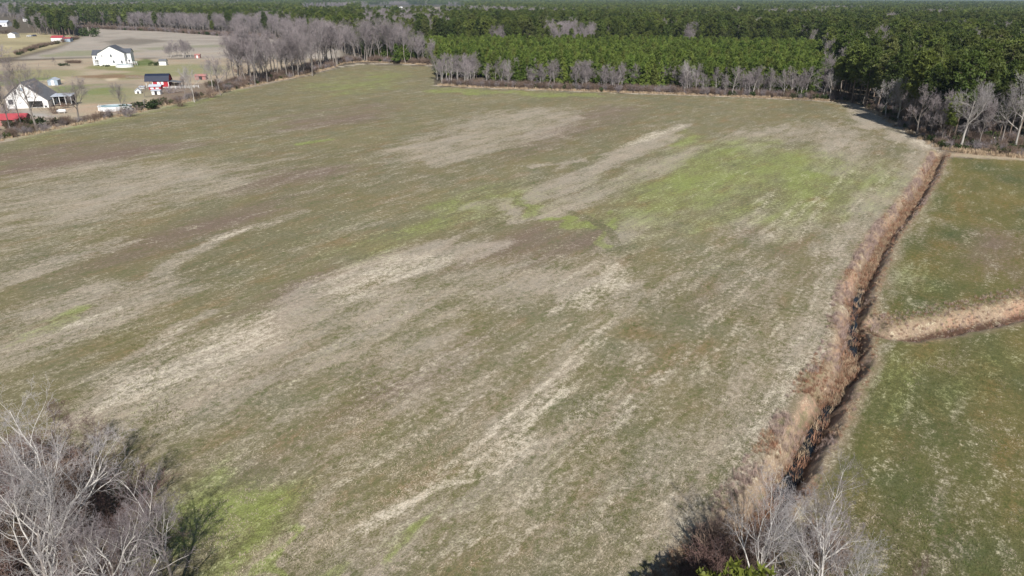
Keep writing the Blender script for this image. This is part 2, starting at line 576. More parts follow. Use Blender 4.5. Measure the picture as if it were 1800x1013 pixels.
    line(K, [(1420, 177), (1500, 183), (1540, 205), (1590, 235), (1630, 258)], 0.45, 1.0, 2.0)
    for q in ([(1500, 300), (1440, 360), (1400, 430)], [(1560, 300), (1500, 370)], [(1250, 880), (1330, 770), (1390, 660)], [(1200, 920), (1300, 790), (1370, 660)], [(1080, 1010), (1200, 850)]):
        line(K, q, 0.35, 0.15, 0.35, True)
    # dry margin along the far edges of the field
    line(K, [(600, 117), (640, 112), (700, 113), (768, 116)], 0.8, 1.2, 1.6, True)
    line(K, [(765, 150), (830, 154), (1000, 160), (1200, 167), (1400, 175), (1500, 181)], 0.7, 0.8, 1.2, True)
    line(T, [(0, 250), (100, 228), (210, 206), (330, 179), (420, 157), (480, 144), (540, 132), (590, 119)], 0.7, 0.8, 1.0, True)
    # --- bright crop
    poly(Gn, [(1090, 355), (1180, 315), (1270, 270), (1330, 288), (1420, 285), (1500, 305), (1480, 330), (1380, 322), (1300, 350), (1210, 340), (1120, 370)], 0.66, 3.0)
    poly(Gn, [(1160, 255), (1215, 225), (1235, 240), (1190, 265)], 0.62, 2.5)
    poly(Gn, [(1100, 345), (1160, 330), (1140, 360), (1090, 370)], 0.7, 2)
    poly(Gn, [(1480, 362), (1510, 360), (1515, 374), (1490, 378)], 0.75, 1.2)
    poly(Gn, [(740, 360), (820, 335), (870, 348), (850, 362), (780, 372)], 0.62, 2)
    poly(Gn, [(715, 405), (745, 385), (775, 390), (745, 412)], 0.62, 1.5)
    line(Gn, [(985, 385), (1030, 398), (1085, 428)], 0.75, 0.9, 1.6)
    line(Gn, [(905, 352), (960, 362)], 0.6, 1.0, 1.6)
    poly(Gn, [(980, 410), (1100, 330), (1200, 250), (1330, 245), (1480, 262), (1590, 300), (1560, 360), (1400, 375), (1280, 400), (1120, 420)], 0.55, 8)
    poly(Gn, [(1190, 290), (1290, 268), (1340, 290), (1270, 330), (1200, 330)], 0.62, 4)
    poly(Gn, [(1350, 300), (1420, 290), (1440, 320), (1370, 335)], 0.66, 4)
    poly(Gn, [(640, 430), (760, 340), (880, 320), (960, 350), (860, 390), (740, 420)], 0.46, 7)
    poly(Gn, [(180, 1040), (230, 920), (320, 865), (420, 895), (440, 1040)], 0.95, 3)
    line(Gn, [(770, 160), (840, 161), (960, 166), (1040, 168)], 0.62, 3.0, 4.0)
    poly(Gn, [(520, 150), (620, 125), (720, 122), (740, 150), (640, 165), (560, 170)], 0.42, 8)
    line(Gn, [(505, 258), (560, 248)], 0.7, 0.9, 1.5)
    line(Gn, [(420, 158), (300, 190), (150, 222), (40, 246)], 0.42, 2.0, 3)
    poly(Gn, [(330, 1040), (350, 930), (385, 900), (430, 905), (470, 960), (510, 1040)], 0.85, 3.0)
    line(Gn, [(545, 940), (562, 985), (575, 1005)], 0.75, 0.3, 0.6)
    line(Gn, [(598, 985), (606, 1020)], 0.6, 0.3, 0.6)
    line(Gn, [(60, 582), (40, 584)], 0.6, 0.8, 1.0)
    # --- brown, sparse ground
    poly(B, [(-40, 275), (100, 255), (260, 240), (350, 255), (250, 280), (60, 310), (-40, 320)], 0.6, 5)
    poly(B, [(380, 330), (470, 300), (570, 290), (620, 300), (540, 325), (430, 350)], 0.62, 4)
    poly(B, [(340, 380), (430, 350), (560, 330), (450, 400), (300, 440), (60, 520), (60, 490)], 0.5, 4)
    poly(B, [(420, 560), (560, 470), (720, 430), (860, 415), (700, 440), (520, 530), (440, 590)], 0.6, 3)
    poly(B, [(850, 420), (960, 380), (1090, 430), (960, 470), (830, 480)], 0.5, 3)
    poly(B, [(480, 210), (640, 180), (740, 185), (640, 220), (520, 235)], 0.52, 6)
    poly(B, [(920, 215), (1060, 180), (1130, 190), (1060, 240), (950, 275), (880, 280)], 0.46, 6)
    poly(B, [(440, 660), (560, 640), (700, 650), (820, 640), (760, 720), (560, 740)], 0.42, 5)
    poly(B, [(560, 1020), (470, 860), (560, 820), (640, 870), (640, 1020)], 0.42, 4)
    poly(B, [(1180, 560), (1330, 400), (1420, 430), (1330, 560)], 0.4, 5)
    # wheel tracks along the rows and the ditch
    dv = np.array([math.sin(ROW_AZ), math.cos(ROW_AZ)])
    nv = np.array([math.cos(ROW_AZ), -math.sin(ROW_AZ)])
    brk = (sstep(0.36, 0.6, fbm(u / 16, v / 3.0, 3, 201)) * infield)[idx]
    for o, st in ((-52, .30), (-43, .42), (-33.5, .34), (-25, .36), (-16.5, .34), (-8.5, .42), (-1.5, .30), (5.5, .34)):
        for e in (0.0, 1.9):
            bend = np.array([nv * (o + e + 1.3 * math.sin(t_ / 33.0 + o)) + dv * t_ for t_ in range(20, 290, 9)])
            K[idx] = np.maximum(K[idx], line_mask(W1f, bend, 0.12, 0.35) * st * 0.8 * brk)
    for o, st in ((4.6, .42), (6.6, .42), (11.0, .34), (12.9, .34), (19.0, .30), (20.9, .30)):
        tt = np.gradient(DITCH, axis=0)
        tt /= np.linalg.norm(tt, axis=1)[:, None]
        K[idx] = np.maximum(K[idx], line_mask(W1f, smooth_line((DITCH + np.stack([tt[:, 1], -tt[:, 0]], 1) * o)[::3], 2), 0.12, 0.4) * st * 0.75 * (0.4 + 0.6 * brk))
    # faint crossing furrow
    for ch_ in (T, B, K, Gn):
        line(ch_, [(1000, 372), (1040, 388), (1075, 410), (1098, 435), (1116, 458)], -0.75, 0.5, 0.6, True)
    furrow = np.zeros(len(P))
    line(furrow, [(1000, 372), (1040, 388), (1075, 410), (1098, 435), (1116, 458)], 1.0, 0.55, 0.7, True)
    # --- field beyond the ditch (right)
    line(T, [(1648, 290), (1610, 370), (1570, 430), (1555, 480), (1545, 540)], 0.62, 1.2, 2.2)
    poly(T, [(1580, 430), (1640, 480), (1660, 510), (1600, 545), (1530, 545), (1540, 490)], 0.5, 3.0)
    poly(T, [(1600, 520), (1700, 500), (1760, 510), (1690, 545), (1570, 550)], 0.45, 2.5)
    line(T, [(1640, 385), (1700, 395), (1780, 408)], 0.48, 1.0, 2)
    line(T, [(1545, 620), (1520, 680), (1480, 750), (1430, 830), (1370, 920)], 0.7, 0.5, 0.7, True)
    line(T, [(1545, 620), (1580, 596), (1680, 577), (1800, 556), (2000, 510)], 0.75, 0.35, 0.6, True)
    line(T, [(1700, 700), (1680, 760), (1655, 870), (1640, 960), (1625, 1080)], 0.36, 0.2, 0.7, True)
    for dx in (-95, 70, 140):
        line(T, [(1700 + dx, 680), (1680 + dx, 760), (1655 + dx, 870), (1640 + dx, 960), (1625 + dx, 1080)], 0.26, 0.15, 0.6, True)
    poly(T, [(1600, 740), (1690, 680), (1780, 720), (1800, 900), (1760, 1020), (1560, 1030), (1620, 860)], 0.33, 4)
    poly(T, [(1640, 610), (1700, 605), (1720, 625), (1660, 632)], 0.5, 1.5)
    poly(T, [(1760, 880), (1830, 830), (1850, 940), (1770, 960)], 0.45, 2)
    poly(Gn, [(1560, 600), (1640, 600), (1600, 680), (1530, 760), (1490, 800), (1520, 700)], 0.30, 3)
    poly(Gn, [(1700, 620), (1790, 590), (1830, 620), (1760, 680), (1690, 690)], 0.28, 3)
    poly(Gn, [(1560, 450), (1600, 430), (1640, 520), (1600, 545)], 0.28, 3)
    poly(B, [(1650, 420), (1740, 390), (1830, 420), (1830, 500), (1720, 490)], 0.5, 4)
    poly(B, [(1500, 900), (1560, 760), (1680, 700), (1720, 850), (1640, 1020)], 0.34, 5)
    for q_ in (T, K, B):
        q_[idx] *= 1 - 0.85 * poly_mask(Wf, GP([(180, 1060), (230, 920), (330, 860), (430, 890), (470, 960), (500, 1060)]), 2.5)
    near = infield | inside(P, EAST)
    # blotches everywhere in the fields
    T += np.where(infield, (big - 0.46) * 0.55 + (mid - 0.5) * 0.6 + 0.10, 0)
    B += np.where(infield, (fbm(u / 22, v / 5, 4, 61) - 0.5) * 0.7 + 0.06, 0)
    Gn += np.where(infield, (fbm(u / 12, v / 4, 4, 71) - 0.62) * 0.6, 0)
    east = inside(P, EAST)
    T += np.where(east, (fbm(u / 9, v / 4, 4, 81) - 0.55) * 0.75 - 0.16, 0)
    B += np.where(east, (fbm(u / 10, v / 5, 4, 82) - 0.5) * 0.7 + 0.05, 0)
    Gn += np.where(east, (fbm(u / 8, v / 4, 4, 83) - 0.55) * 0.5, 0)
    # modulate the painted patches so that none is even
    k = 0.30 + 0.72 * fbm(u / 26, v / 1.3, 4, 94) + 0.62 * fbm(u / 5, v / 2.0, 4, 91)
    T, K = T * k, K * (0.55 + 0.8 * fbm(u / 4, v / 1.2, 3, 92))
    Gn = Gn * (0.62 + 0.75 * fbm(u / 5, v / 2.2, 4, 93))
    # --- base colours by use
    olive = np.array([0.172, 0.152, 0.084])
    base = np.tile(np.array([0.105, 0.085, 0.062]), (len(P), 1))           # forest floor: leaf litter
    far = np.hypot(P[:, 0], P[:, 1])

    def lay(m, col):
        base[:] = base * (1 - m[:, None]) + np.asarray(col) * m[:, None]
    f = 1 - (1 - infield) * 1.0
    lay(f, olive)
    tint = fbm(u / 40, v / 9, 4, 101)[:, None]
    base[infield] = (base * (0.86 + 0.3 * tint) * (1 + (mott[:, None] - 0.5) * np.array([0.22, 0.06, -0.15])))[infield]
    lay(furrow * 0.5, (0.112, 0.112, 0.052))
    lay(east.astype(float), (0.124, 0.116, 0.046))
    base[east] *= (1 + (fbm(u / 9, v / 5, 4, 103)[:, None] - 0.5) * np.array([0.9, 0.45, 0.3]))[east]
    lm = poly_mask(P + 0.3 * (W - P), LAWN, 3.0)
    lay(lm, (0.355, 0.29, 0.21))
    base *= 1 + lm[:, None] * ((fbm(P[:, 0] / 16, P[:, 1] / 10, 4, 111)[:, None] - 0.5) * 0.5)
    for px, c_, sf in (
                       ([(-60, 150), (0, 138), (100, 134), (110, 140), (60, 146), (0, 152)], (0.17, 0.20, 0.07), 3),
                       ([(170, 112), (260, 112), (300, 120), (280, 128), (200, 124), (150, 120)], (0.20, 0.20, 0.085), 2.5),
                       ([(225, 108), (262, 104), (275, 112), (240, 117)], (0.12, 0.15, 0.05), 2),
                       ([(180, 130), (300, 124), (330, 132), (230, 140), (170, 140)], (0.25, 0.235, 0.12), 4),
                       ([(245, 155), (330, 150), (400, 140), (470, 128), (500, 138), (400, 162), (320, 178), (270, 172)], (0.20, 0.155, 0.115), 4),
                       ([(90, 160), (170, 150), (260, 158), (240, 178), (150, 182), (100, 175)], (0.25, 0.235, 0.13), 6.0),
                       ([(-60, 128), (60, 122), (150, 124), (140, 134), (20, 138), (-60, 142)], (0.26, 0.24, 0.13), 5.0),
                       ([(230, 118), (330, 112), (400, 116), (390, 130), (300, 134)], (0.25, 0.24, 0.13), 6.0),
                       ([(90, 152), (180, 148), (215, 158), (190, 167), (100, 165)], (0.185, 0.21, 0.085), 4.0),
                       ([(130, 135), (200, 130), (300, 135), (180, 139)], (0.22, 0.15, 0.09), 2),
                       ([(180, 140), (205, 137), (212, 140), (195, 142)], (0.5, 0.42, 0.3), 1),
                       ([(40, 141), (110, 140), (100, 143), (50, 143)], (0.5, 0.45, 0.28), 0.8),
                       ([(20, 190), (60, 196), (85, 195), (110, 205), (60, 215), (0, 212), (-40, 220)], (0.33, 0.285, 0.235), 3),
                       ([(300, 146), (330, 143), (325, 150), (298, 156)], (0.42, 0.36, 0.30), 1),
                       ([(-40, 200), (30, 186), (60, 199), (100, 203), (96, 206), (50, 204), (-40, 214)], (0.36, 0.33, 0.30), 1.2),
                       ([(110, 170), (160, 150), (240, 147), (262, 151), (240, 152), (165, 155), (120, 176)], (0.27, 0.235, 0.17), 2.0),
                       ([(120, 195), (170, 185), (250, 184), (310, 178), (250, 190), (170, 202)], (0.40, 0.30, 0.215), 3.0),
                       ([(20, 178), (40, 182), (36, 200), (0, 205), (-30, 200)], (0.25, 0.19, 0.13), 3)):
        lay(poly_mask(P + 0.25 * (W - P), GP(px), sf), c_)
    f2 = poly_mask(P, FIELD2, 4.0)
    lay(f2, (0.335, 0.295, 0.25))
    base *= 1 + f2[:, None] * ((fbm(P[:, 0] / 60, P[:, 1] / 12, 4, 121)[:, None] - 0.5) * 0.55)
    for px, c_, sf in (([(175, 74), (230, 67), (300, 72), (250, 79), (200, 79)], (0.19, 0.165, 0.135), 5),
                       ([(60, 100), (120, 90), (260, 88), (240, 93), (120, 100)], (0.25, 0.245, 0.16), 3),
                       ([(240, 84), (390, 78), (400, 82), (260, 88)], (0.25, 0.24, 0.17), 3),
                       ([(150, 100), (200, 92), (420, 92), (420, 96), (250, 98)], (0.36, 0.31, 0.25), 3)):
        lay(poly_mask(P + 0.6 * (W - P), GP(px), sf), c_)
    y2 = poly_mask(P, YARD2, 4.0)
    lay(y2, (0.34, 0.29, 0.17))
    base *= 1 + y2[:, None] * ((fbm(P[:, 0] / 22, P[:, 1] / 22, 4, 122)[:, None] - 0.5) * 0.6)
    # clearings in the far woods
    for px, c_ in (([(715, 15), (760, 13.5), (812, 14.2), (806, 18), (740, 18.5), (716, 18)], (0.55, 0.46, 0.33)),
                   ([(528, 21), (560, 16), (605, 17), (600, 22), (560, 24)], (0.32, 0.28, 0.23))):
        lay(poly_mask(P, GP(px), 6.0), c_)
    # --- ditches: banks, bed, relief
    z = np.zeros(len(P))
    nb = np.where(far < 330)[0]
    dd, db = np.full(len(P), 99.0), np.full(len(P), 99.0)
    jit = (fbm(P[nb, 0] / 2.2, P[nb, 1] / 2.2, 3, 131) - 0.5) * 1.1
    dd[nb] = seg_dist(P[nb], DITCH)
    db[nb] = seg_dist(P[nb], BRANCH)
    raw = np.minimum(dd, db)
    dd[nb] = np.maximum(dd[nb] + jit, 0)
    db[nb] = np.maximum(db[nb] + jit, 0)
    pr = np.minimum(-1.7 * (1 - sstep(0.3, 1.9, dd)), 0)
    pb = np.minimum(-1.2 * (1 - sstep(0.25, B_HW, db)), 0)
    z += np.minimum(pr, pb)
    z += np.where(near & (far < 330), (fbm(P[:, 0] / 7, P[:, 1] / 7, 3, 141) - 0.5) * 0.10, 0)
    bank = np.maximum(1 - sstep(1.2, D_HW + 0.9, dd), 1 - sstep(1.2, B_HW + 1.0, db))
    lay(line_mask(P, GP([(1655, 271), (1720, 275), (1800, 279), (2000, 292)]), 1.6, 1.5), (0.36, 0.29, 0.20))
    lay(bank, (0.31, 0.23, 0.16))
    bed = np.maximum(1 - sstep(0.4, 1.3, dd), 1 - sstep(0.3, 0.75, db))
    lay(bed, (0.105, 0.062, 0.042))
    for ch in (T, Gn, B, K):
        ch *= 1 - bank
    cover = np.stack([np.clip(T, 0, 1), np.clip(Gn, 0, 1), np.clip(B, 0, 1), np.clip(K, 0, 1)], 1)
    base = np.clip(base, 0.01, 0.9)
    rowness = (infield * 1.0 + east * 0.6 + f2 * 0.8) * (1 - bank)
    # --- cut the sheet by use
    i = np.arange(nr * na).reshape(nr, na)
    a, b_, c_, d_ = i[:-1, :], np.roll(i, -1, 1)[:-1, :], np.roll(i, -1, 1)[1:, :], i[1:, :]
    quads = np.stack([a.ravel(), b_.ravel(), c_.ravel(), d_.ravel()], 1)[:, ::-1]
    ctr = P[quads].mean(1)
    reg = np.zeros(len(quads), int)
    reg[inside(ctr, FIELD)] = 1
    reg[inside(ctr, EAST)] = 2
    reg[inside(ctr, LAWN)] = 3
    reg[inside(ctr, FIELD2)] = 4
    reg[inside(ctr, YARD2)] = 5
    rq = raw[quads].mean(1)
    reg[(rq < 2.6) & (reg > 0)] = 6
    mat = ground_mat()
    V = np.column_stack([P, z])
    for r_, name in enumerate(('ground', 'crop_field', 'neighbouring_field', 'lawn', 'bare_field', 'lawn', 'ditch_bank')):
        q = quads[reg == r_]
        used = np.unique(q)
        mp = np.zeros(len(P), np.int64)
        mp[used] = np.arange(len(used))
        faces = [mp[q]]
        vv, bb, cc, rr = V[used], base[used], cover[used], rowness[used]
        if r_ == 0:   # close the middle below the camera
            n0 = len(vv)
            vv = np.vstack([vv, [[0, 0, 0]]])
            bb, cc, rr = np.vstack([bb, bb[:1]]), np.vstack([cc, cc[:1] * 0]), np.append(rr, 0)
            ring = mp[i[0]]
            faces.append(np.stack([ring, np.roll(ring, -1), np.full(na, n0)], 1)[:, ::-1])
        me = mesh_from(name, vv, faces)
        at = me.attributes.new('base', 'FLOAT_COLOR', 'POINT')
        at.data.foreach_set('color', np.column_stack([bb, np.ones(len(bb))]).astype(np.float32).ravel())
        at = me.attributes.new('cover', 'FLOAT_COLOR', 'POINT')
        at.data.foreach_set('color', cc.astype(np.float32).ravel())
        at = me.attributes.new('rowness', 'FLOAT', 'POINT')
        at.data.foreach_set('value', rr.astype(np.float32))
        me.polygons.foreach_set('use_smooth', np.ones(len(me.polygons), bool))
        tag(link(name, me, mat), kind='structure')


build_ground()


def ribbon(name, line, hw, z, mat):
    t = np.gradient(line, axis=0)
    t /= np.linalg.norm(t, axis=1)[:, None] + 1e-9
    nrm = np.stack([-t[:, 1], t[:, 0]], 1)
    v = np.vstack([np.column_stack([line + nrm * hw, np.full(len(line), z)]), np.column_stack([line - nrm * hw, np.full(len(line), z)])])
    n = len(line)
    i = np.arange(n - 1)
    return link(name, mesh_from(name, v, [np.stack([i, i + n, i + n + 1, i + 1], 1)]), mat)


m_water, nt_, b_ = new_mat('ditch_water')
b_.inputs['Base Color'].default_value = (0.012, 0.014, 0.014, 1)
b_.inputs['Roughness'].default_value = 0.06
nn = N(nt_, 'ShaderNodeTexNoise', Scale=3.0, Detail=3.0)
bp_ = N(nt_, 'ShaderNodeBump', Strength=0.12, Distance=0.05)
nt_.links.new(nn.outputs[0], bp_.inputs['Height'])
nt_.links.new(bp_.outputs[0], b_.inputs['Normal'])
tag(ribbon('ditch_water', DITCH, 0.5, -1.56, m_water), kind='structure')
#@@VEG


# ------------------------------------------------------------------ plants: branching, needles, blades
def rot_about(v, axis, a):
    return v * math.cos(a) + np.cross(axis, v) * math.sin(a) + axis * (axis @ v) * (1 - math.cos(a))


def perp(v, rng):
    q = rng.normal(size=3)
    q -= v * (q @ v)
    return q / (np.linalg.norm(q) + 1e-9)


def grow(rng, base, d, L, r, lvl, cfg, out):
    """out[lvl] collects (points (n,3), radii (n))"""
    n = cfg['seg'][lvl]
    pts, p, d = [base], np.array(base, float), np.array(d, float)
    up = np.array([0, 0, 1.0])
    for i in range(n):
        d = d + rng.normal(size=3) * cfg['wob'][lvl] + up * cfg['up'][lvl]
        d /= np.linalg.norm(d)
        p = p + d * (L / n)
        pts.append(p.copy())
    pts = np.array(pts)
    tend = cfg['tip'][lvl]
    rad = np.maximum(r * (1 - (1 - tend) * np.linspace(0, 1, n + 1)), cfg['rmin'])
    if lvl == 0:
        rad[0] *= 1.5
    out[lvl].append((pts, rad))
    if lvl >= len(cfg['num']):
        return
    k = cfg['num'][lvl]
    k = max(2, int(round(k * rng.uniform(0.8, 1.2))))
    az0 = rng.uniform(0, 6.28)
    t0 = cfg['from'][lvl]
    for j in range(k):
        t = t0 + (1 - t0) * ((j + rng.uniform(0.1, 0.9)) / k)
        f = t * n
        i = min(int(f), n - 1)
        q = pts[i] + (pts[i + 1] - pts[i]) * (f - i)
        ax = pts[i + 1] - pts[i]
        ax /= np.linalg.norm(ax) + 1e-9
        az = az0 + j * 2.4 + rng.normal() * 0.4
        o = np.cross(ax, [0.31, 0.57, 0.76])
        o /= np.linalg.norm(o) + 1e-9
        o = rot_about(o, ax, az)
        ang = math.radians(cfg['ang'][lvl]) * rng.uniform(0.7, 1.25) * (1.15 - 0.45 * t)
        nd = rot_about(ax, o, ang)
        nl = L * cfg['len'][lvl] * rng.uniform(0.75, 1.2) * (1.1 - cfg['sh'][lvl] * t)
        nr = rad[i] * cfg['rr'][lvl] * rng.uniform(0.8, 1.1)
        grow(rng, q, nd, nl, nr, lvl + 1, cfg, out)


def tubes(items, sides):
    """many tapered tubes -> verts, quads"""
    V, F, off = [], [], 0
    by = {}
    for p, r in items:
        by.setdefault(len(p), []).append((p, r))
    for n, lst in by.items():
        P = np.array([a for a, _ in lst])
        R = np.array([b for _, b in lst])
        m = len(P)
        t = np.gradient(P, axis=1)
        t /= np.linalg.norm(t, axis=2, keepdims=True) + 1e-9
        ref = np.where(np.abs(t[:, :1, 2:3]) > 0.8, np.array([1.0, 0, 0]), np.array([0, 0, 1.0]))
        uu = np.cross(t, np.broadcast_to(ref, t.shape))
        uu /= np.linalg.norm(uu, axis=2, keepdims=True) + 1e-9
        vv = np.cross(t, uu)
        a = np.arange(sides) * 2 * math.pi / sides
        ring = P[:, :, None, :] + R[:, :, None, None] * (uu[:, :, None, :] * np.cos(a)[None, None, :, None] + vv[:, :, None, :] * np.sin(a)[None, None, :, None])
        V.append(ring.reshape(-1, 3))
        i = np.arange(m * n * sides).reshape(m, n, sides) + off
        q = np.stack([i[:, :-1, :], np.roll(i, -1, 2)[:, :-1, :], np.roll(i, -1, 2)[:, 1:, :], i[:, 1:, :]], -1).reshape(-1, 4)
        F.append(q)
        off += m * n * sides
    return np.vstack(V), np.vstack(F)


def tubes_multi(groups):
    V, F, off = [], [], 0
    for items, s in groups:
        if not items:
            continue
        v, f = tubes(items, s)
        V.append(v)
        F.append(f + off)
        off += len(v)
    return np.vstack(V), np.vstack(F)


def bare_tree(seed, h, spread=1.0, trunk_r=0.2, trunk_frac=0.62, detail=4, nums=(9, 7, 6, 6), rmin=0.006, lean=0.06, up=0.06, first=0.3, angle=48):
    rng = np.random.default_rng(seed)
    d = detail
    cfg = dict(seg=[7, 6, 5, 4, 3, 3], wob=[0.06, 0.13, 0.16, 0.2, 0.25, 0.25], up=[0.03, up, up * 1.3, up * 1.0, 0.03, 0.03], tip=[0.3, 0.3, 0.35, 0.4, 0.5, 0.5],
               num=list(nums)[:d], ang=[angle, 44, 42, 42, 44], len=[0.62 * spread, 0.58, 0.52, 0.5, 0.5], sh=[0.42, 0.35, 0.3, 0.2, 0.2],
               rr=[0.6, 0.58, 0.58, 0.62, 0.7], rmin=rmin)
    cfg['from'] = [first, 0.22, 0.2, 0.15, 0.1]
    out = [[] for _ in range(d + 1)]
    grow(rng, np.zeros(3), np.array([rng.normal() * lean, rng.normal() * lean, 1.0]), h * trunk_frac, trunk_r, 0, cfg, out)
    pts = np.vstack([p for lv in out for p, _ in lv])
    k = h / np.percentile(pts[:, 2], 99.7)
    for lv in out:
        for i, (p, r) in enumerate(lv):
            lv[i] = (p * k, r)
    trunk = tubes_multi([(out[0], 8)])
    limbs = tubes_multi([(out[1], 5)] + ([(out[2], 4)] if d > 2 else []))
    twigs = tubes_multi([(out[j], 3) for j in range(3 if d > 2 else 2, d + 1)])
    return trunk, limbs, twigs


def clumps(rng, ctr, rad, per, size, flat=0.0, asp=0.45):
    """per tuft: `per` narrow triangles fanning out from each centre"""
    n = len(ctr)
    dirs = rng.normal(size=(n, per, 3))
    dirs[..., 2] += 0.35
    dirs /= np.linalg.norm(dirs, axis=2, keepdims=True)
    side = np.cross(dirs, rng.normal(size=(n, per, 3)))
    side /= np.linalg.norm(side, axis=2, keepdims=True) + 1e-9
    L = size * rng.uniform(0.6, 1.25, (n, per, 1)) * rad[:, None, None]
    o = ctr[:, None, :] + rng.normal(size=(n, per, 3)) * 0.12 * size
    a = o - side * L * asp * 0.5
    b = o + side * L * asp * 0.5
    c = o + dirs * L
    V = np.stack([a, b, c], 2).reshape(-1, 3)
    return V, np.arange(len(V)).reshape(-1, 3)


def pine_tree_geo(seed, h, crown_from=0.3, cw=2.2, n=420, per=5, size=0.62, trunk_r=0.16, shape='cone', branches=True):
    rng = np.random.default_rng(seed)
    z0 = h * crown_from
    sway = rng.normal(size=2) * 0.25
    tz = np.linspace(0, h * 0.97, 9)
    tp = np.column_stack([sway[0] * np.sin(tz / h * 2), sway[1] * np.sin(tz / h * 2.5), tz])
    tr = np.maximum(trunk_r * (1 - 0.85 * tz / h), 0.03)
    tr[0] *= 1.35
    trunk = [(tp, tr)]
    ctr, br = [], []
    nb = max(12, n // 12)
    for i in range(nb):
        t = (i + rng.uniform()) / nb
        z = z0 + (h - z0) * t
        if shape == 'cone':
            reach = cw * (1.05 - t) ** 0.75 * rng.uniform(0.65, 1.15)
        else:
            reach = cw * math.sqrt(max(0.03, 1 - (2 * t - 0.9) ** 2 * 0.95)) * rng.uniform(0.55, 1.15)
        a = i * 2.4 + rng.normal() * 0.5
        o = np.array([np.interp(z, tz, tp[:, 0]), np.interp(z, tz, tp[:, 1]), z])
        lift = rng.uniform(0.05, 0.5) * reach * (0.4 + t)
        e = o + np.array([math.cos(a) * reach, math.sin(a) * reach, lift])
        if branches:
            m = (o + e) / 2 + np.array([0, 0, -0.08 * reach])
            br.append((np.array([o, m, e]), np.array([0.05, 0.035, 0.015]) * (0.6 + h / 25)))
        k = max(3, int(n / nb * (0.5 + reach / cw * 0.8)))
        s = rng.uniform(0.3, 1.05, k) ** 0.8
        q = o + (e - o) * s[:, None] + rng.normal(size=(k, 3)) * np.array([0.22, 0.22, 0.16]) * reach * 0.75
        ctr.append(q)
    top = np.column_stack([rng.normal(size=8) * 0.15, rng.normal(size=8) * 0.15, h * rng.uniform(0.93, 1.0, 8)])
    top[:, :2] += tp[-1, :2]
    ctr.append(top)
    ctr = np.vstack(ctr)
    V, F = clumps(rng, ctr, rng.uniform(0.75, 1.25, len(ctr)), per, size)
    return tubes_multi([(trunk, 6), (br, 3)]), (V, F)


def shrub_geo(seed, h, w, stems=16, leafy=False, rmin=0.008, sub=6):
    rng = np.random.default_rng(seed)
    items = [[], [], []]
    for i in range(stems):
        a = rng.uniform(0, 6.28)
        lean = rng.uniform(0.05, 1.0) * w / h
        d = np.array([math.cos(a) * lean, math.sin(a) * lean, 1.0])
        d /= np.linalg.norm(d)
        b = np.array([math.cos(a), math.sin(a), 0]) * rng.uniform(0, 0.25) * w
        cfg = dict(seg=[5, 4, 3], wob=[0.12, 0.2, 0.25], up=[0.05, 0.05, 0.02], tip=[0.3, 0.4, 0.5], num=[sub, sub], ang=[38, 42], len=[0.5, 0.5],
                   sh=[0.4, 0.3], rr=[0.6, 0.6], rmin=rmin)
        cfg['from'] = [0.25, 0.15]
        grow(rng, b, d, h * rng.uniform(0.6, 1.0), 0.02 + 0.006 * h, 0, cfg, items)
    return tubes_multi([(items[0], 4), (items[1], 3), (items[2], 3)])


def leafy_geo(seed, h, w, n=260, per=5, size=0.3, lobes=7):
    rng = np.random.default_rng(seed)
    L = [(np.array([rng.normal() * 0.38 * w, rng.normal() * 0.38 * w, h * rng.uniform(0.3, 0.75)]), rng.uniform(0.3, 0.5) * min(w, h)) for _ in range(lobes)]
    ctr = []
    for i in range(n):
        c, r = L[i % lobes]
        d = rng.normal(size=3)
        d /= np.linalg.norm(d)
        q = c + d * r * rng.uniform(0.5, 1.05)
        q[2] = max(q[2], 0.08)
        ctr.append(q)
    return clumps(rng, np.array(ctr), rng.uniform(0.7, 1.3, n), per, size, asp=0.6)


def tuft_geo(seed, n=22, h=0.9, w=0.4, bend=0.5, bw=0.02):
    rng = np.random.default_rng(seed)
    V, F = [], []
    for i in range(n):
        a = rng.uniform(0, 6.28)
        b = np.array([rng.normal() * w * 0.4, rng.normal() * w * 0.4, -0.05])
        d = np.array([math.cos(a), math.sin(a), 0]) * rng.uniform(0.1, 1.0) * bend
        hh = h * rng.uniform(0.5, 1.1)
        s = np.array([-math.sin(a), math.cos(a), 0]) * bw * rng.uniform(0.6, 1.4)
        m = b + d * hh * 0.35 + np.array([0, 0, hh * 0.6])
        e = b + d * hh + np.array([0, 0, hh * rng.uniform(0.75, 1.0)])
        k = len(V)
        V += [b - s, b + s, m + s * 0.8, m - s * 0.8, e]
        F += [(k, k + 1, k + 2), (k, k + 2, k + 3), (k + 3, k + 2, k + 4)]
    return np.array(V), np.array(F)


def mesh_of(name, geo, mat):
    v, f = geo
    me = mesh_from(name, v, [f])
    me.materials.append(mat)
    return me


def multi_mesh(name, parts):
    """parts: [(geo, mat)] -> one mesh with several materials"""
    V, FS, mi, off = [], [], [], 0
    for k, ((v, f), m) in enumerate(parts):
        V.append(v)
        FS.append(np.asarray(f) + off)
        mi += [k] * len(f)
        off += len(v)
    me = mesh_from(name, np.vstack(V), FS)
    for _, m in parts:
        me.materials.append(m)
    me.polygons.foreach_set('material_index', np.array(mi, np.int32))
    return me


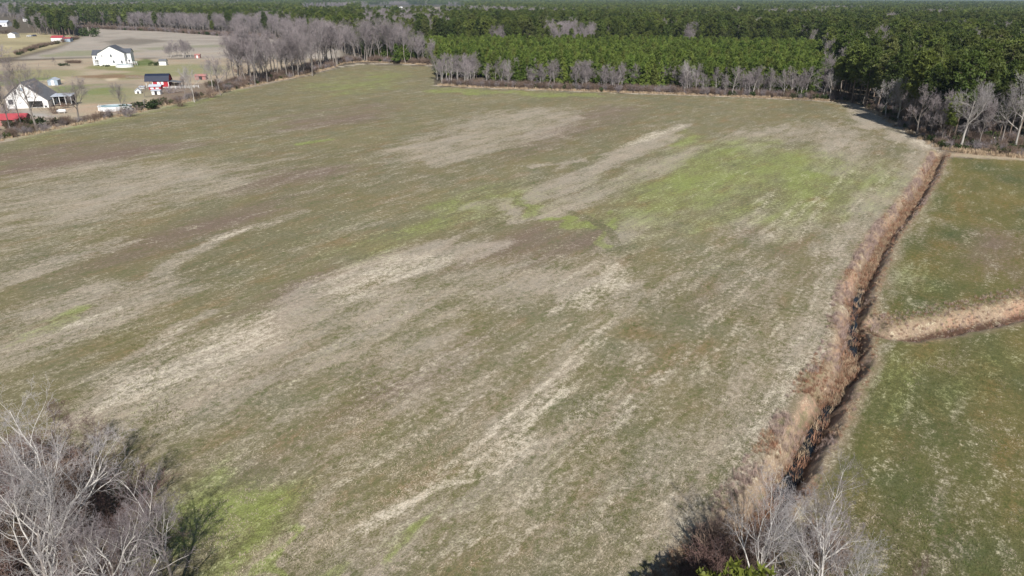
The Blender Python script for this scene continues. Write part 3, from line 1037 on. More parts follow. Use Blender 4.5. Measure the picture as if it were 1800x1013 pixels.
M_BARK = simple_mat('grey_bark', (0.23, 0.20, 0.175), 0.9, 0.25, 3.0, 0.4, 0.15, rnd=0.2, stretch=(3, 3, 0.6))
M_PALEBARK = simple_mat('pale_bark', (0.42, 0.385, 0.345), 0.88, 0.2, 2.0, 0.3, 0.15, rnd=0.15, stretch=(3, 3, 0.7))
M_WHITEBARK = simple_mat('whitish_bark', (0.56, 0.525, 0.48), 0.88, 0.2, 2.0, 0.3, 0.15, rnd=0.12, stretch=(3, 3, 0.7))
M_LIMB = simple_mat('grey_limbs', (0.31, 0.285, 0.275), 0.88, 0.18, 1.5, 0.0, 0.15, rnd=0.2)
M_TWIG = simple_mat('twigs', (0.285, 0.245, 0.245), 0.9, 0.12, 0.8, 0.0, 0.1, rnd=0.22)
M_TWIG_PALE = simple_mat('pale_twigs', (0.38, 0.35, 0.34), 0.9, 0.14, 0.8, 0.0, 0.12, rnd=0.12)
M_TWIG_BUD = simple_mat('budding_twigs', (0.18, 0.115, 0.10), 0.9, 0.15, 0.8, 0.0, 0.1, rnd=0.2)
M_BRUSH = simple_mat('brush_stems', (0.215, 0.155, 0.12), 0.92, 0.15, 1.0, 0.0, 0.1, rnd=0.3)
M_PINEBARK = simple_mat('pine_bark', (0.19, 0.145, 0.115), 0.92, 0.25, 3.0, 0.4, 0.1, rnd=0.15, stretch=(2, 2, 0.8))
M_NEEDLE = foliage_mat('plantation_needles', (0.098, 0.148, 0.025), (0.170, 0.215, 0.042), 0.3, 0.25, (0.16, 0.16, 0.04))
M_NEEDLE_OLD = foliage_mat('mature_pine_needles', (0.068, 0.098, 0.020), (0.135, 0.160, 0.034), 0.35, 0.25, (0.13, 0.13, 0.045))
M_NEEDLE_YELLOW = foliage_mat('yellowish_needles', (0.10, 0.125, 0.025), (0.155, 0.175, 0.03), 0.1, 0.25)  # needles of a yellower green
M_EVERGREEN = foliage_mat('broad_evergreen_leaves', (0.04, 0.065, 0.018), (0.075, 0.10, 0.025), 0.2, 0.2, (0.06, 0.07, 0.025))
M_DRYGRASS = simple_mat('dead_grass', (0.47, 0.355, 0.23), 0.95, 0.15, 0.5, 0.0, 0.08, rnd=0.3, col2=(0.33, 0.25, 0.18))
M_WEED = simple_mat('dead_weed_stems', (0.37, 0.275, 0.235), 0.95, 0.15, 0.5, 0.0, 0.08, rnd=0.28, col2=(0.40, 0.30, 0.25))
M_RUSTGRASS = simple_mat('rusty_grass', (0.30, 0.165, 0.105), 0.95, 0.15, 0.5, 0.0, 0.08, rnd=0.3)
M_STRAW = simple_mat('crop_residue', (0.39, 0.325, 0.24), 0.95, 0.1, 0.5, 0.0, 0.1, rnd=0.3)
M_SPROUT = simple_mat('crop_sprouts', (0.12, 0.125, 0.045), 0.8, 0.1, 0.5, 0.0, 0.15, rnd=0.35)


# ------------------------------------------------------------------ scattering uncountable stuff (one object each)
def scatter(name, protos, pts, scl, rot=None, idx=None, kind='stuff', seed=0, tilt=0.0):
    """points with geometry-node copies of the proto meshes; one object of kind stuff"""
    rng = np.random.default_rng(seed + 99)
    n = len(pts)
    rot = rng.uniform(0, 6.28, n) if rot is None else rot
    idx = rng.integers(0, len(protos), n) if idx is None else idx
    me = bpy.data.meshes.new(name)
    me.vertices.add(n)
    me.vertices.foreach_set('co', np.asarray(pts, np.float32).ravel())
    e = np.column_stack([rng.normal(size=n) * tilt, rng.normal(size=n) * tilt, rot]).astype(np.float32)
    for nm, ty, arr, key in (('rot', 'FLOAT_VECTOR', e, 'vector'), ('scl', 'FLOAT', np.asarray(scl, np.float32), 'value'),
                             ('pick', 'INT', np.asarray(idx, np.int32), 'value')):
        at = me.attributes.new(nm, ty, 'POINT')
        at.data.foreach_set(key, np.ascontiguousarray(arr).ravel())
    ob = link(name, me)
    tag(ob, kind=kind)
    ng = bpy.data.node_groups.new(name + '_scatter', 'GeometryNodeTree')
    ng.interface.new_socket('Geometry', in_out='INPUT', socket_type='NodeSocketGeometry')
    ng.interface.new_socket('Geometry', in_out='OUTPUT', socket_type='NodeSocketGeometry')
    gi, go = ng.nodes.new('NodeGroupInput'), ng.nodes.new('NodeGroupOutput')
    iop = ng.nodes.new('GeometryNodeInstanceOnPoints')
    join = ng.nodes.new('GeometryNodeJoinGeometry')
    for p in reversed(protos):
        po = bpy.data.objects.new(p.name + '_source', p)
        oi = ng.nodes.new('GeometryNodeObjectInfo')
        oi.inputs['Object'].default_value = po
        oi.inputs['As Instance'].default_value = False
        g2 = ng.nodes.new('GeometryNodeGeometryToInstance')
        ng.links.new(oi.outputs['Geometry'], g2.inputs[0])
        ng.links.new(g2.outputs[0], join.inputs[0])

    def attr(nm, ty):
        a = ng.nodes.new('GeometryNodeInputNamedAttribute')
        a.data_type = ty
        a.inputs['Name'].default_value = nm
        return a.outputs['Attribute']
    ng.links.new(gi.outputs[0], iop.inputs['Points'])
    ng.links.new(join.outputs[0], iop.inputs['Instance'])
    iop.inputs['Pick Instance'].default_value = True
    ng.links.new(attr('pick', 'INT'), iop.inputs['Instance Index'])
    e2r = ng.nodes.new('FunctionNodeEulerToRotation')
    ng.links.new(attr('rot', 'FLOAT_VECTOR'), e2r.inputs[0])
    ng.links.new(e2r.outputs[0], iop.inputs['Rotation'])
    ng.links.new(attr('scl', 'FLOAT'), iop.inputs['Scale'])
    ng.links.new(iop.outputs[0], go.inputs[0])
    md = ob.modifiers.new('scatter', 'NODES')
    md.node_group = ng
    return ob


def px_boundary(table, px):
    t = np.array(table, float)
    return np.interp(px, t[:, 0], t[:, 1])


# ------------------------------------------------------------------ prototypes
PINE_Y = [pine_tree_geo(100 + i, 10.2 + 0.5 * i, 0.16, 2.0 + 0.12 * i, 400, 6, 0.72, 0.12, 'cone') for i in range(4)]
PINE_M = [pine_tree_geo(120 + i, 17.0 + i, 0.40, 2.5 + 0.2 * i, 640, 6, 0.76, 0.24, 'round') for i in range(4)]
BARE_T = [bare_tree(200 + i, 18.0, 0.62, 0.22, 0.72, 4, (11, 6, 6, 5), 0.014, up=0.10, first=0.34, angle=40) for i in range(5)]
BARE_S = [bare_tree(220 + i, 10.0, 0.66, 0.12, 0.74, 4, (9, 6, 5, 5), 0.012, up=0.11, first=0.24, angle=40) for i in range(5)]
BARE_B = [bare_tree(240 + i, 13.0, 1.0, 0.24, 0.5, 4, (8, 7, 6, 6), 0.012, up=0.07, first=0.3, angle=52) for i in range(3)]
SHRUB = [shrub_geo(260 + i, 2.4, 1.6, 16, rmin=0.012, sub=5) for i in range(4)]

ME = {}
for i, (t, c) in enumerate(PINE_Y):
    ME['py', i] = (mesh_of('pine_trunk', t, M_PINEBARK), mesh_of('pine_crown', c, M_NEEDLE))
for i, (t, c) in enumerate(PINE_M):
    ME['pm', i] = (mesh_of('pine_trunk', t, M_PINEBARK), mesh_of('pine_crown', c, M_NEEDLE_OLD))


def bare_meshes(key, lst, bark, limb, twig):
    for i, (t, l, q) in enumerate(lst):
        ME[key, i] = (mesh_of('bare_trunk', t, bark), multi_mesh('bare_crown', [(l, limb), (q, twig)]))


bare_meshes('bt', BARE_T, M_BARK, M_LIMB, M_TWIG)
bare_meshes('bs', BARE_S, M_PALEBARK, M_LIMB, M_TWIG)
bare_meshes('bb', BARE_B, M_PALEBARK, M_PALEBARK, M_TWIG_PALE)
bare_meshes('bd', BARE_B, M_BARK, M_BARK, M_TWIG)
NVAR = dict(py=4, pm=4, bt=5, bs=5, bb=3, bd=3)
HGT = dict(py=11.0, pm=18.5, bt=18.0, bs=10.0, bb=13.0, bd=13.0)
COUNT = {}


def plant(key, x, y, h, label, group, rng, name=None, var=None, cat='tree', wide=1.0):
    """one tree of its own: an Empty at its foot > trunk, crown"""
    i = int(rng.integers(0, NVAR[key])) if var is None else var
    tr, cr = ME[key, i]
    nm = name or ('pine_tree' if key[0] == 'p' else 'bare_tree')
    o = empty(nm, x, y, rng.uniform(0, 6.28), 0.0, label, cat, group)
    s = h / HGT[key]
    o.scale = (s * wide, s * wide, s)
    link('trunk', tr, None, o)
    link('crown', cr, None, o)
    COUNT[nm] = COUNT.get(nm, 0) + 1
    return o
#@@FOREST


# ------------------------------------------------------------------ woods beyond the field
BOUND = [(-600, 36), (-200, 32), (0, 30), (60, 34), (66, 62), (134, 65), (136, 49), (172, 50), (290, 55), (385, 62), (480, 68), (560, 80), (600, 92), (640, 106),
         (700, 111), (766, 115), (770, 147), (830, 152), (1000, 158), (1200, 165), (1400, 173), (1500, 180), (1530, 193), (1580, 224), (1625, 247),
         (1652, 262), (1800, 267), (2300, 280)]
CLEAR = [GP([(634, 35), (634, 10), (818, 10), (818, 33)]), GP([(525, 35), (535, 14), (612, 15), (612, 35)])]


def wedge_points(d0, d1, spacing, seed, az=39.5, jitter=0.42):
    rng = np.random.default_rng(seed)
    xm = d1 * math.sin(math.radians(az))
    gx = np.arange(-xm, xm, spacing)
    gy = np.arange(d0 * 0.6, d1, spacing * 0.9)
    X, Y = np.meshgrid(gx, gy)
    X = X + (np.arange(len(gy)) % 2)[:, None] * spacing * 0.5
    P = np.column_stack([X.ravel(), Y.ravel()])
    P += rng.uniform(-jitter, jitter, P.shape) * spacing
    d = np.hypot(P[:, 0], P[:, 1])
    a = np.degrees(np.arctan2(P[:, 0], P[:, 1]))
    P = P[(d > d0) & (d <= d1) & (np.abs(a) < az)]
    X, Y = proj(P[:, 0], P[:, 1])
    ok = Y < px_boundary(BOUND, X) - 0.3 - np.interp(X, [1500, 1540, 1620, 1660, 1800], [0, 4, 7, 6, 8])
    for c in CLEAR:
        ok &= ~inside(P, c)
    return P[ok], X[ok], Y[ok]


rng = np.random.default_rng(11)
# plantation: rows of young pines behind the far field edge
Pp, Xp, Yp = wedge_points(150, 430, 3.1, 1)
yback = np.interp(Xp, [600, 700, 800, 1000, 1200, 1440], [78, 82, 88, 96, 94, 96])
plant_k = (Xp > 640) & (Xp < 1450) & (Yp > yback) & ~((Xp < 860) & (Xp > 766) & (Yp > 138)) & (Yp < px_boundary(BOUND, Xp) - 3.0)
plant_k &= fbm(Pp[:, 0] / 30, Pp[:, 1] / 30, 3, 5) < 0.70
young = Pp[plant_k]
# older mixed forest
Pm, Xm, Ym = wedge_points(150, 900, 5.3, 2)
yb2 = np.interp(Xm, [600, 700, 800, 1000, 1200, 1440, 1455], [78, 82, 88, 96, 94, 96, 400])
old_k = ~((Xm > 640) & (Xm < 1450) & (Ym > yb2))
Pm, Xm, Ym = Pm[old_k], Xm[old_k], Ym[old_k]


def bare_prob(P, X, Y):
    d = np.hypot(P[:, 0], P[:, 1])
    n = fbm(P[:, 0] / 130, P[:, 1] / 130, 4, 21)
    n2 = fbm(P[:, 0] / 600, P[:, 1] / 420, 3, 22)
    left = np.interp(X, [-100, 300, 600, 800, 1100, 1800], [0.15, 0.07, 0.03, 0.0, -0.03, -0.03])
    left = np.where(d < 900, np.where((X < 640) & (X > 130), np.where(Y > px_boundary(BOUND, X) - 4.5, 0.5, -0.08), left * 0.6), left)
    p = sstep(0.53, 0.63, n * 0.62 + n2 * 0.38 + left + np.where(d > 1500, np.interp(X, [0, 600, 900], [0.10, 0.07, 0.02]), np.where((d > 900) & (X < 640), -0.10, 0)))
    XC, YC = proj(P[:, 0], P[:, 1], 11.0)
    for c, rx, ry in (((985, 55), 30, 10), ((1020, 66), 26, 7), ((960, 48), 14, 9), ((975, 75), 18, 5), ((1550, 70), 12, 6), ((770, 48), 24, 6), ((830, 22), 70, 6), ((910, 25), 60, 6), ((1293, 25), 20, 8), ((1395, 28), 70, 5), ((1565, 42), 16, 8),
                      ((1725, 88), 22, 12), ((1452, 96), 16, 9), ((1565, 96), 12, 8), ((1785, 84), 16, 10), ((805, 66), 24, 6), ((1480, 20), 50, 4), ((1645, 28), 60, 4),
                      ((1330, 52), 14, 6), ((1215, 66), 9, 7), ((1120, 78), 12, 5), ((870, 62), 18, 5), ((700, 50), 14, 8), ((660, 42), 20, 6), ((1600, 60), 16, 6)):
        q = ((XC - c[0]) / rx) ** 2 + ((YC - c[1]) / ry) ** 2
        p = np.maximum(p, 0.82 * (q < 1))
    return np.clip(p, 0.065, 0.93)


is_bare = rng.random(len(Pm)) < bare_prob(Pm, Xm, Ym)
old_p, old_b = Pm[~is_bare], Pm[is_bare]
Pf, Xf, Yf = wedge_points(900, 2600, 9.5, 3)
bf = rng.random(len(Pf)) < bare_prob(Pf, Xf, Yf)

# the ~300 pines that show largest stand as trees of their own
cand = [(np.hypot(*p) / 10.5, 'py', p) for p in young] + [(np.hypot(*p) / 17.0, 'pm', p) for p in old_p]
azs = np.array([abs(math.degrees(math.atan2(c[2][0], c[2][1]))) for c in cand])
order = np.argsort([c[0] for c in cand])
own, rest, quota = [], [], dict(py=125, pm=160)
for j in order:
    k_ = cand[j][1]
    if azs[j] < 37.0 and quota[k_] > 0:
        quota[k_] -= 1
        own.append(cand[j])
    else:
        rest.append(cand[j])
for _, k, p in own:
    edge = px_boundary(BOUND, proj(*p)[0]) - proj(*p)[1]
    if k == 'py':
        plant(k, p[0], p[1], rng.uniform(9.0, 12.0), 'plantation pine ' + ('beside the jutting bare thicket' if proj(*p)[0] < 930 else 'behind the fringe trees between jutting thicket and yellow-green evergreen' if proj(*p)[0] < 1120
                                else 'behind the fringe trees between yellow-green evergreen and corner pine'), 'young pines of the plantation', rng)
    else:
        plant(k, p[0], p[1], rng.uniform(11.5, 19.5), 'tall dark green pine ' + ('close to the very tall corner pine' if proj(*p)[0] < 1545 else 'above the broad pale bare trees of the shaded edge' if proj(*p)[0] < 1650
                                else 'behind the fan-shaped bare tree' if proj(*p)[0] < 1735 else 'by the right frame edge'), 'mature pines in the corner wood', rng,
              wide=rng.uniform(0.9, 1.15))
ry = np.array([c[2] for c in rest if c[1] == 'py'])
rm = np.array([c[2] for c in rest if c[1] == 'pm'])
PINE_F = [pine_tree_geo(140 + i, 17, 0.35, 3.6, 90, 4, 1.9, 0.25, 'round', False) for i in range(3)]
PY_ALL = [multi_mesh('plantation_pine', [(t, M_PINEBARK), (c, M_NEEDLE)]) for t, c in PINE_Y]
PM_ALL = [multi_mesh('mature_pine', [(t, M_PINEBARK), (c, M_NEEDLE_OLD)]) for t, c in PINE_M]
PF_ALL = [multi_mesh('distant_pine', [(t, M_PINEBARK), (c, M_NEEDLE_OLD)]) for t, c in PINE_F]


def low_bare(seed):
    t, l, q = bare_tree(seed, 16, 0.7, 0.3, 0.66, 3, (10, 9, 7), 0.035, up=0.1, first=0.3, angle=42)
    return [(t, M_BARK), (l, M_LIMB), (q, M_TWIG)]


BF_ALL = [multi_mesh('distant_bare_tree', low_bare(300 + i)) for i in range(3)]
BT_ALL = [multi_mesh('tall_bare_tree', [(t, M_BARK), (l, M_LIMB), (q, M_TWIG)]) for t, l, q in BARE_T]
BS_ALL = [multi_mesh('small_bare_tree', [(t, M_PALEBARK), (l, M_LIMB), (q, M_TWIG)]) for t, l, q in BARE_S]


def z0(P):
    return np.column_stack([P, np.zeros(len(P))])


def cluster_mesh(seed, kind):
    r = np.random.default_rng(seed)
    parts = []
    for i in range(12):
        off = np.array([r.uniform(-24, 24), r.uniform(-24, 24), 0])
        s = r.uniform(0.75, 1.15)
        if kind == 'pine':
            _, c = pine_tree_geo(seed * 20 + i, 17, 0.35, 4.6, 34, 3, 3.4, 0.25, 'round', False)
            parts.append(((c[0] * s + off, c[1]), M_NEEDLE_OLD))
        else:
            t, l, q = bare_tree(seed * 20 + i, 15, 0.8, 0.3, 0.62, 2, (10, 9), 0.09, up=0.1, first=0.3)
            parts.append(((q[0] * s + off, q[1]), M_TWIG))
            parts.append(((l[0] * s + off, l[1]), M_LIMB))
    # merge by material
    by = {}
    for (v, f), m in parts:
        by.setdefault(m.name, [m, [], [], 0])
        e = by[m.name]
        e[1].append(v)
        e[2].append(np.asarray(f) + e[3])
        e[3] += len(v)
    out = []
    for m, vs, fs, _ in by.values():
        out.append(((np.vstack(vs), np.vstack(fs)), m))
    return multi_mesh(kind + '_stand', out)


PC_ALL = [cluster_mesh(31 + i, 'pine') for i in range(3)]
BC_ALL = [cluster_mesh(41 + i, 'bare') for i in range(2)]
Pc, Xc, Yc = wedge_points(2600, 9800, 42, 4)
bc = rng.random(len(Pc)) < bare_prob(Pc, Xc, Yc) * 0.9

u_ = lambda a, b, n: rng.uniform(a, b, n)
pp = np.vstack([z0(ry), z0(rm), z0(Pf[~bf]), z0(Pc[~bc])])
pi_ = np.concatenate([rng.integers(0, 4, len(ry)), 4 + rng.integers(0, 4, len(rm)), 8 + rng.integers(0, 3, (~bf).sum()), 11 + rng.integers(0, 3, (~bc).sum())])
ps = np.concatenate([u_(0.85, 1.12, len(ry)), u_(0.62, 1.1, len(rm)), u_(0.75, 1.2, (~bf).sum()), u_(0.8, 1.2, (~bc).sum())])
scatter('pine_forest', PY_ALL + PM_ALL + PF_ALL + PC_ALL, pp, ps, idx=pi_, seed=1)

# ------------------------------------------------------------------ bare trees that can be told apart: hedgerow, field edges, wood fronts
G_HEDGE = 'bare trees of the hedgerow on the far left field edge'
for x, y, h, lab in ((449, 150, 20.5, 'tall bare tree with pale forked trunk at the near end of the left hedgerow'),
                     (470, 145.5, 18.5, 'bare grey tree next to the forked one in the left hedgerow'),
                     (412, 127, 16, 'spreading bare tree behind the near end of the left hedgerow, beside the yard'),
                     (549, 134, 18.5, 'bare tree with bright straight trunk at the middle of the left hedgerow')):
    gx, gy = G(x, y)
    plant('bt', gx, gy, h, lab, None, rng, wide=1.0)
hr = np.random.default_rng(5)
line_h = GP([(455, 148), (480, 143), (540, 132), (590, 119), (604, 112)])
for i in range(56):
    t = hr.uniform(0.02, 1)
    p = np.array([np.interp(t, np.linspace(0, 1, 5), line_h[:, k]) for k in (0, 1)])
    off = hr.uniform(1.0, 13.0)
    nrm = np.array([-0.985, 0.17])
    p = p + nrm * off
    plant('bt', p[0], p[1], hr.uniform(13.5, 23.0), 'bare grey tree in the %s of the tall left hedgerow' % ('near end' if t < 0.33 else 'middle stretch' if t < 0.66 else 'far end'), G_HEDGE, hr, wide=hr.uniform(1.0, 1.35))
for i in range(38):
    x = hr.uniform(606, 768)
    y = px_boundary(BOUND, x) + hr.uniform(-4.5, 1.5)
    gx, gy = G(x, y)
    plant('bt', gx, gy, hr.uniform(12.5, 22) * np.interp(x, [600, 690, 768], [1.1, 1, 0.62]), 'bare lavender-grey tree at the far end of the crop field, ' + ('next to the hedgerow' if x < 655 else 'left of the green pines' if x < 700 else 'among the green pines'), 'bare trees at the far end of the field', hr,
          wide=hr.uniform(0.9, 1.3))
for i in range(8):
    gx, gy = G(hr.uniform(695, 768), hr.uniform(105, 113))
    plant('py', gx, gy, hr.uniform(8, 12), 'bushy green pine among bare trees at the far end of the crop field', 'pines at the far end of the field', hr, wide=1.25)
for i in range(24):
    x = hr.uniform(768, 834)
    y = hr.uniform(138, 150) if x > 776 else hr.uniform(134, 146)
    gx, gy = G(x, y)
    plant('bs', gx, gy, hr.uniform(8.0, 12.5), 'thin bare tree in the thicket jutting into the far field edge', 'bare trees of the jutting thicket', hr, wide=1.1)
xs = np.concatenate([hr.uniform(845, 925, 6), hr.uniform(928, 1105, 33), hr.uniform(1105, 1190, 5), hr.uniform(1195, 1462, 46)])
def fringe_label(x):
    return ('bare fringe tree before the plantation, between jutting thicket and yellow-green evergreen' if x < 1120 else
            'bare tree before the plantation, between yellow-green evergreen and tallest pale tree' if x < 1205 else
            'bare tree before the plantation, between tallest pale tree and the corner pine')


for x in xs:
    y = px_boundary(BOUND, x) - hr.uniform(0.2, 5.5)
    gx, gy = G(x, y)
    plant('bs', gx, gy, hr.uniform(7.0, 10.8), fringe_label(x), 'bare trees before the plantation', hr, wide=hr.uniform(0.95, 1.4))
for x, y, h, lab in ((890, 152, 10.2, 'pale round-crowned bare tree alone in front of green pines'), (1207, 165, 11.8, 'tallest pale bare tree standing before the pine plantation'),
                     (1458, 177, 9.5, 'small bare tree beside the big pine at the field corner')):
    gx, gy = G(x, y)
    plant('bb', gx, gy, h, lab, None, hr, wide=0.7, var=0)
for x, y, h, key, wd, lab in ((1688, 259, 12.8, 'bb', 0.92, 'pale fan-shaped bare tree lit against the dark corner wood'),
                              (1783, 263, 15.5, 'bb', 0.75, 'tall forked bare tree with whitish trunk by the right frame edge'),
                              (1576, 214, 10.5, 'bb', 1.0, 'broad pale bare tree in front of mature pines by the shaded field edge'),
                              (1556, 206, 9.0, 'bb', 0.85, 'smaller pale bare tree next to the broad one by the shaded edge'),
                              (1612, 236, 10.5, 'bd', 0.9, 'greyish bare tree leaning over the shaded field edge near the ditch'),
                              (1596, 226, 9.5, 'bd', 0.9, 'dusky bare tree between two pale ones on the shaded edge'),
                              (1655, 252, 10.5, 'bd', 0.8, 'grey-purple bare tree just left of the fan-shaped one'),
                              (1636, 246, 9.0, 'bd', 0.9, 'low dusky bare tree at the head of the long ditch'),
                              (1720, 258, 10.0, 'bd', 0.7, 'thin dark bare tree just right of the fan-shaped one')):
    gx, gy = G(x, y)
    plant(key, gx, gy, h * 1.18, lab, None, hr, wide=wd)
for x, y, h, lab in ((1497, 181.5, 19.8, 'very tall mature pine with long bare trunk at the field corner'), (1520, 188, 17.5, 'second tall pine just right of the one at the field corner'),
                     (1480, 176, 16.5, 'broad pine just left of the very tall corner pine')):
    gx, gy = G(x, y)
    plant('pm', gx, gy, h, lab, None, hr, var=0 if h > 18 else 2, wide=1.1)
for i in range(48):
    x = hr.uniform(136, 470)
    y = px_boundary(BOUND, x) - hr.uniform(0.0, 3.5)
    gx, gy = G(x, y)
    plant('bt', gx, gy, hr.uniform(13, 18), 'bare tree in the woods edge behind the far field, ' + ('left of' if x < 265 else 'right of' if x > 285 else 'beside') + ' the utility pole', 'bare trees behind the bare far field', hr, wide=hr.uniform(1.0, 1.4))
b_own = 0
nb_ = sorted(range(len(old_b)), key=lambda j: np.hypot(*old_b[j]))
keep = []
for j in nb_:
    p = old_b[j]
    if b_own < 14 and abs(math.degrees(math.atan2(p[0], p[1]))) < 37:
        plant('bt', p[0], p[1], rng.uniform(11, 16), 'bare tree showing grey among the green pine tops', 'bare trees among the pines', rng)
        b_own += 1
    else:
        keep.append(p)
old_b = np.array(keep)
bp = np.vstack([z0(old_b), z0(Pf[bf]), z0(Pc[bc])])
bi = np.concatenate([rng.integers(0, 5, len(old_b)), 5 + rng.integers(0, 3, bf.sum()), 8 + rng.integers(0, 2, bc.sum())])
bs_ = np.concatenate([u_(0.7, 1.05, len(old_b)), u_(0.75, 1.2, bf.sum()), u_(0.8, 1.2, bc.sum())])
scatter('bare_woods', BT_ALL + BF_ALL + BC_ALL, bp, bs_, idx=bi, seed=2)

# green pines round the far-left homes
for i in range(58):
    x, y = hr.uniform(56, 134), hr.uniform(46, 63.5)
    if x < 84 and y > 60:
        continue
    gx, gy = G(x, y)
    plant('pm', gx, gy, hr.uniform(14, 21), 'dark green pine in the grove ' + ('left of' if x < 88 else 'behind' if x < 112 else 'right of') + ' the red-roofed white shed', 'pines of the far-left grove', hr, wide=1.45)
gx, gy = G(33, 61)
plant('pm', gx, gy, 13, 'single dark green pine beside the small white far-left shed', None, hr, wide=1.3)
for i in range(16):
    gx, gy = G(hr.uniform(-30, 60), hr.uniform(33, 50))
    plant('bt', gx, gy, hr.uniform(9, 14), 'bare grey tree among the distant far-left houses', 'bare trees among the far-left houses', hr, wide=1.3)

# rounded yellow-green evergreen before the plantation
ev = mesh_of('crown', leafy_geo(401, 5.4, 4.6, 420, 5, 0.55, 7), M_NEEDLE_YELLOW)
ev2 = mesh_of('crown', leafy_geo(402, 2.2, 3.0, 300, 5, 0.34, 7), M_EVERGREEN)
stem = MB().tube((0, 0, -0.1), (0.1, 0, 2.6), 0.14, 6)


def evergreen(x, y, h, w, label, name='evergreen_bush', me=None, group=None, base=(2.2, 3.0)):
    gx, gy = G(x, y)
    o = empty(name, gx, gy, random.uniform(0, 6), 0, label, 'bush', group)
    o.scale = (w / base[1], w / base[1], h / base[0])
    link('crown', me or ev2, None, o)
    stem.build('trunk', M_BARK, o)
    return o


evergreen(1126, 157, 6.2, 5.6, 'rounded yellow-green evergreen tree before the dark plantation', 'evergreen_tree', ev, None, (5.4, 4.6))['category'] = 'tree'

# ------------------------------------------------------------------ undergrowth along the edges
SH_ALL = [mesh_of('brush', g, M_BRUSH) for g in SHRUB]
SHT_ALL = [mesh_of('brush', g, M_TWIG) for g in SHRUB[:2]]
EV_S = mesh_of('low_evergreen', leafy_geo(410, 1.6, 2.0, 120, 5, 0.3, 5), M_EVERGREEN)


def band(px, w0, w1, dens, seed, side=1):
    """points in a strip beside a ground line (offset to its left = side 1)"""
    r = np.random.default_rng(seed)
    A = GP(px)
    out = []
    for a, b in zip(A[:-1], A[1:]):
        L = np.hypot(*(b - a))
        n = r.poisson(L * abs(w1 - w0) * dens)
        t, o = r.uniform(0, 1, n), r.uniform(w0, w1, n)
        d = (b - a) / L
        nrm = np.array([-d[1], d[0]]) * side
        out.append(a + (b - a) * t[:, None] + nrm * o[:, None])
    return np.vstack(out)


EDGE_BACK = [(770, 150), (830, 154), (1000, 160), (1200, 167), (1400, 175), (1500, 181)]
EDGE_R = [(1500, 181), (1530, 194), (1580, 225), (1625, 248), (1652, 262)]
EDGE_R2 = [(1652, 263), (1720, 272), (1800, 278), (1950, 290)]
EDGE_L = [(-120, 278), (0, 249), (100, 228), (210, 206), (330, 179), (420, 157), (480, 144), (540, 132), (590, 118), (604, 112)]
EDGE_F = [(604, 112), (640, 109), (700, 112), (767, 115)]
U = [(band(EDGE_BACK, 1.2, 8, 0.55, 1), 0.55, 1.15), (band(EDGE_R, 0.8, 5, 0.4, 2), 0.3, 0.9), (band(EDGE_R, 5, 22, 0.22, 15), 0.5, 1.2), (band(EDGE_R2, 0.8, 6.5, 0.35, 3), 0.35, 0.9),
     (band(EDGE_L, 0.8, 4.2, 0.32, 4), 0.35, 0.95), (band(EDGE_L[5:], 2, 15, 0.22, 5), 0.5, 1.3), (band(EDGE_F, 1, 9, 0.4, 6), 0.6, 1.3),
     (band([(134, 50), (172, 51), (290, 56), (385, 63), (470, 69)], -2, 8, 0.18, 7), 0.9, 1.6), (band(EDGE_R2, 6, 22, 0.12, 8), 0.4, 1.1), (band(EDGE_L[:3], 3.0, 9, 0.25, 9), 0.35, 0.8)]
up_ = np.vstack([z0(a) for a, _, _ in U])
us = np.concatenate([rng.uniform(a, b, len(p)) for p, a, b in U])
ui = np.where(rng.random(len(up_)) < np.where((up_[:, 0] > 95) & (up_[:, 1] < 260), 0.3, 0.06), 6, rng.integers(0, 6, len(up_)))  # larger share of dark evergreens in the corner wood stands in for under-canopy shade
scatter('undergrowth', SH_ALL + SHT_ALL + [EV_S], up_, us, idx=ui, seed=3)

# dead grass along the field edges
TG = [mesh_of('grass_tuft', tuft_geo(500 + i, 26, 0.8, 0.7, 0.6, 0.03), M_DRYGRASS) for i in range(3)]
TW = [mesh_of('weed_tuft', tuft_geo(510 + i, 26, 1.15, 0.6, 0.55, 0.016), M_WEED) for i in range(4)]
TWT = [mesh_of('grass_tuft', tuft_geo(520 + i, 26, 0.85, 0.6, 0.8, 0.018), M_DRYGRASS) for i in range(3)]
gr = np.vstack([z0(band(EDGE_BACK, -0.4, 1.8, 1.8, 21)), z0(band(EDGE_R2, -0.5, 5.5, 2.2, 22)), z0(band(EDGE_L, -0.3, 2.0, 1.0, 23)), z0(band(EDGE_F, -0.5, 2.0, 1.2, 24)),
                z0(band(EDGE_R, -0.6, 1.0, 0.7, 25))])
scatter('dead_grass', TG, gr, rng.uniform(0.5, 1.5, len(gr)), seed=4)
#@@DITCH


# ------------------------------------------------------------------ growth along the ditches
def along(line, lo, hi, dens, seed, side):
    r = np.random.default_rng(seed)
    out, along_px = [], []
    for a, b in zip(line[:-1], line[1:]):
        L = np.hypot(*(b - a))
        n = r.poisson(L * abs(hi - lo) * dens)
        d = (b - a) / (L + 1e-9)
        nrm = np.array([-d[1], d[0]]) * side
        o = r.uniform(lo, hi, n)
        p = a + (b - a) * r.uniform(0, 1, n)[:, None] + nrm * o[:, None]
        out.append(np.column_stack([p, o]))
    return np.vstack(out)


def ditch_z(o, hw, depth):
    return -depth * (1 - sstep(0.3, hw, np.abs(o)))


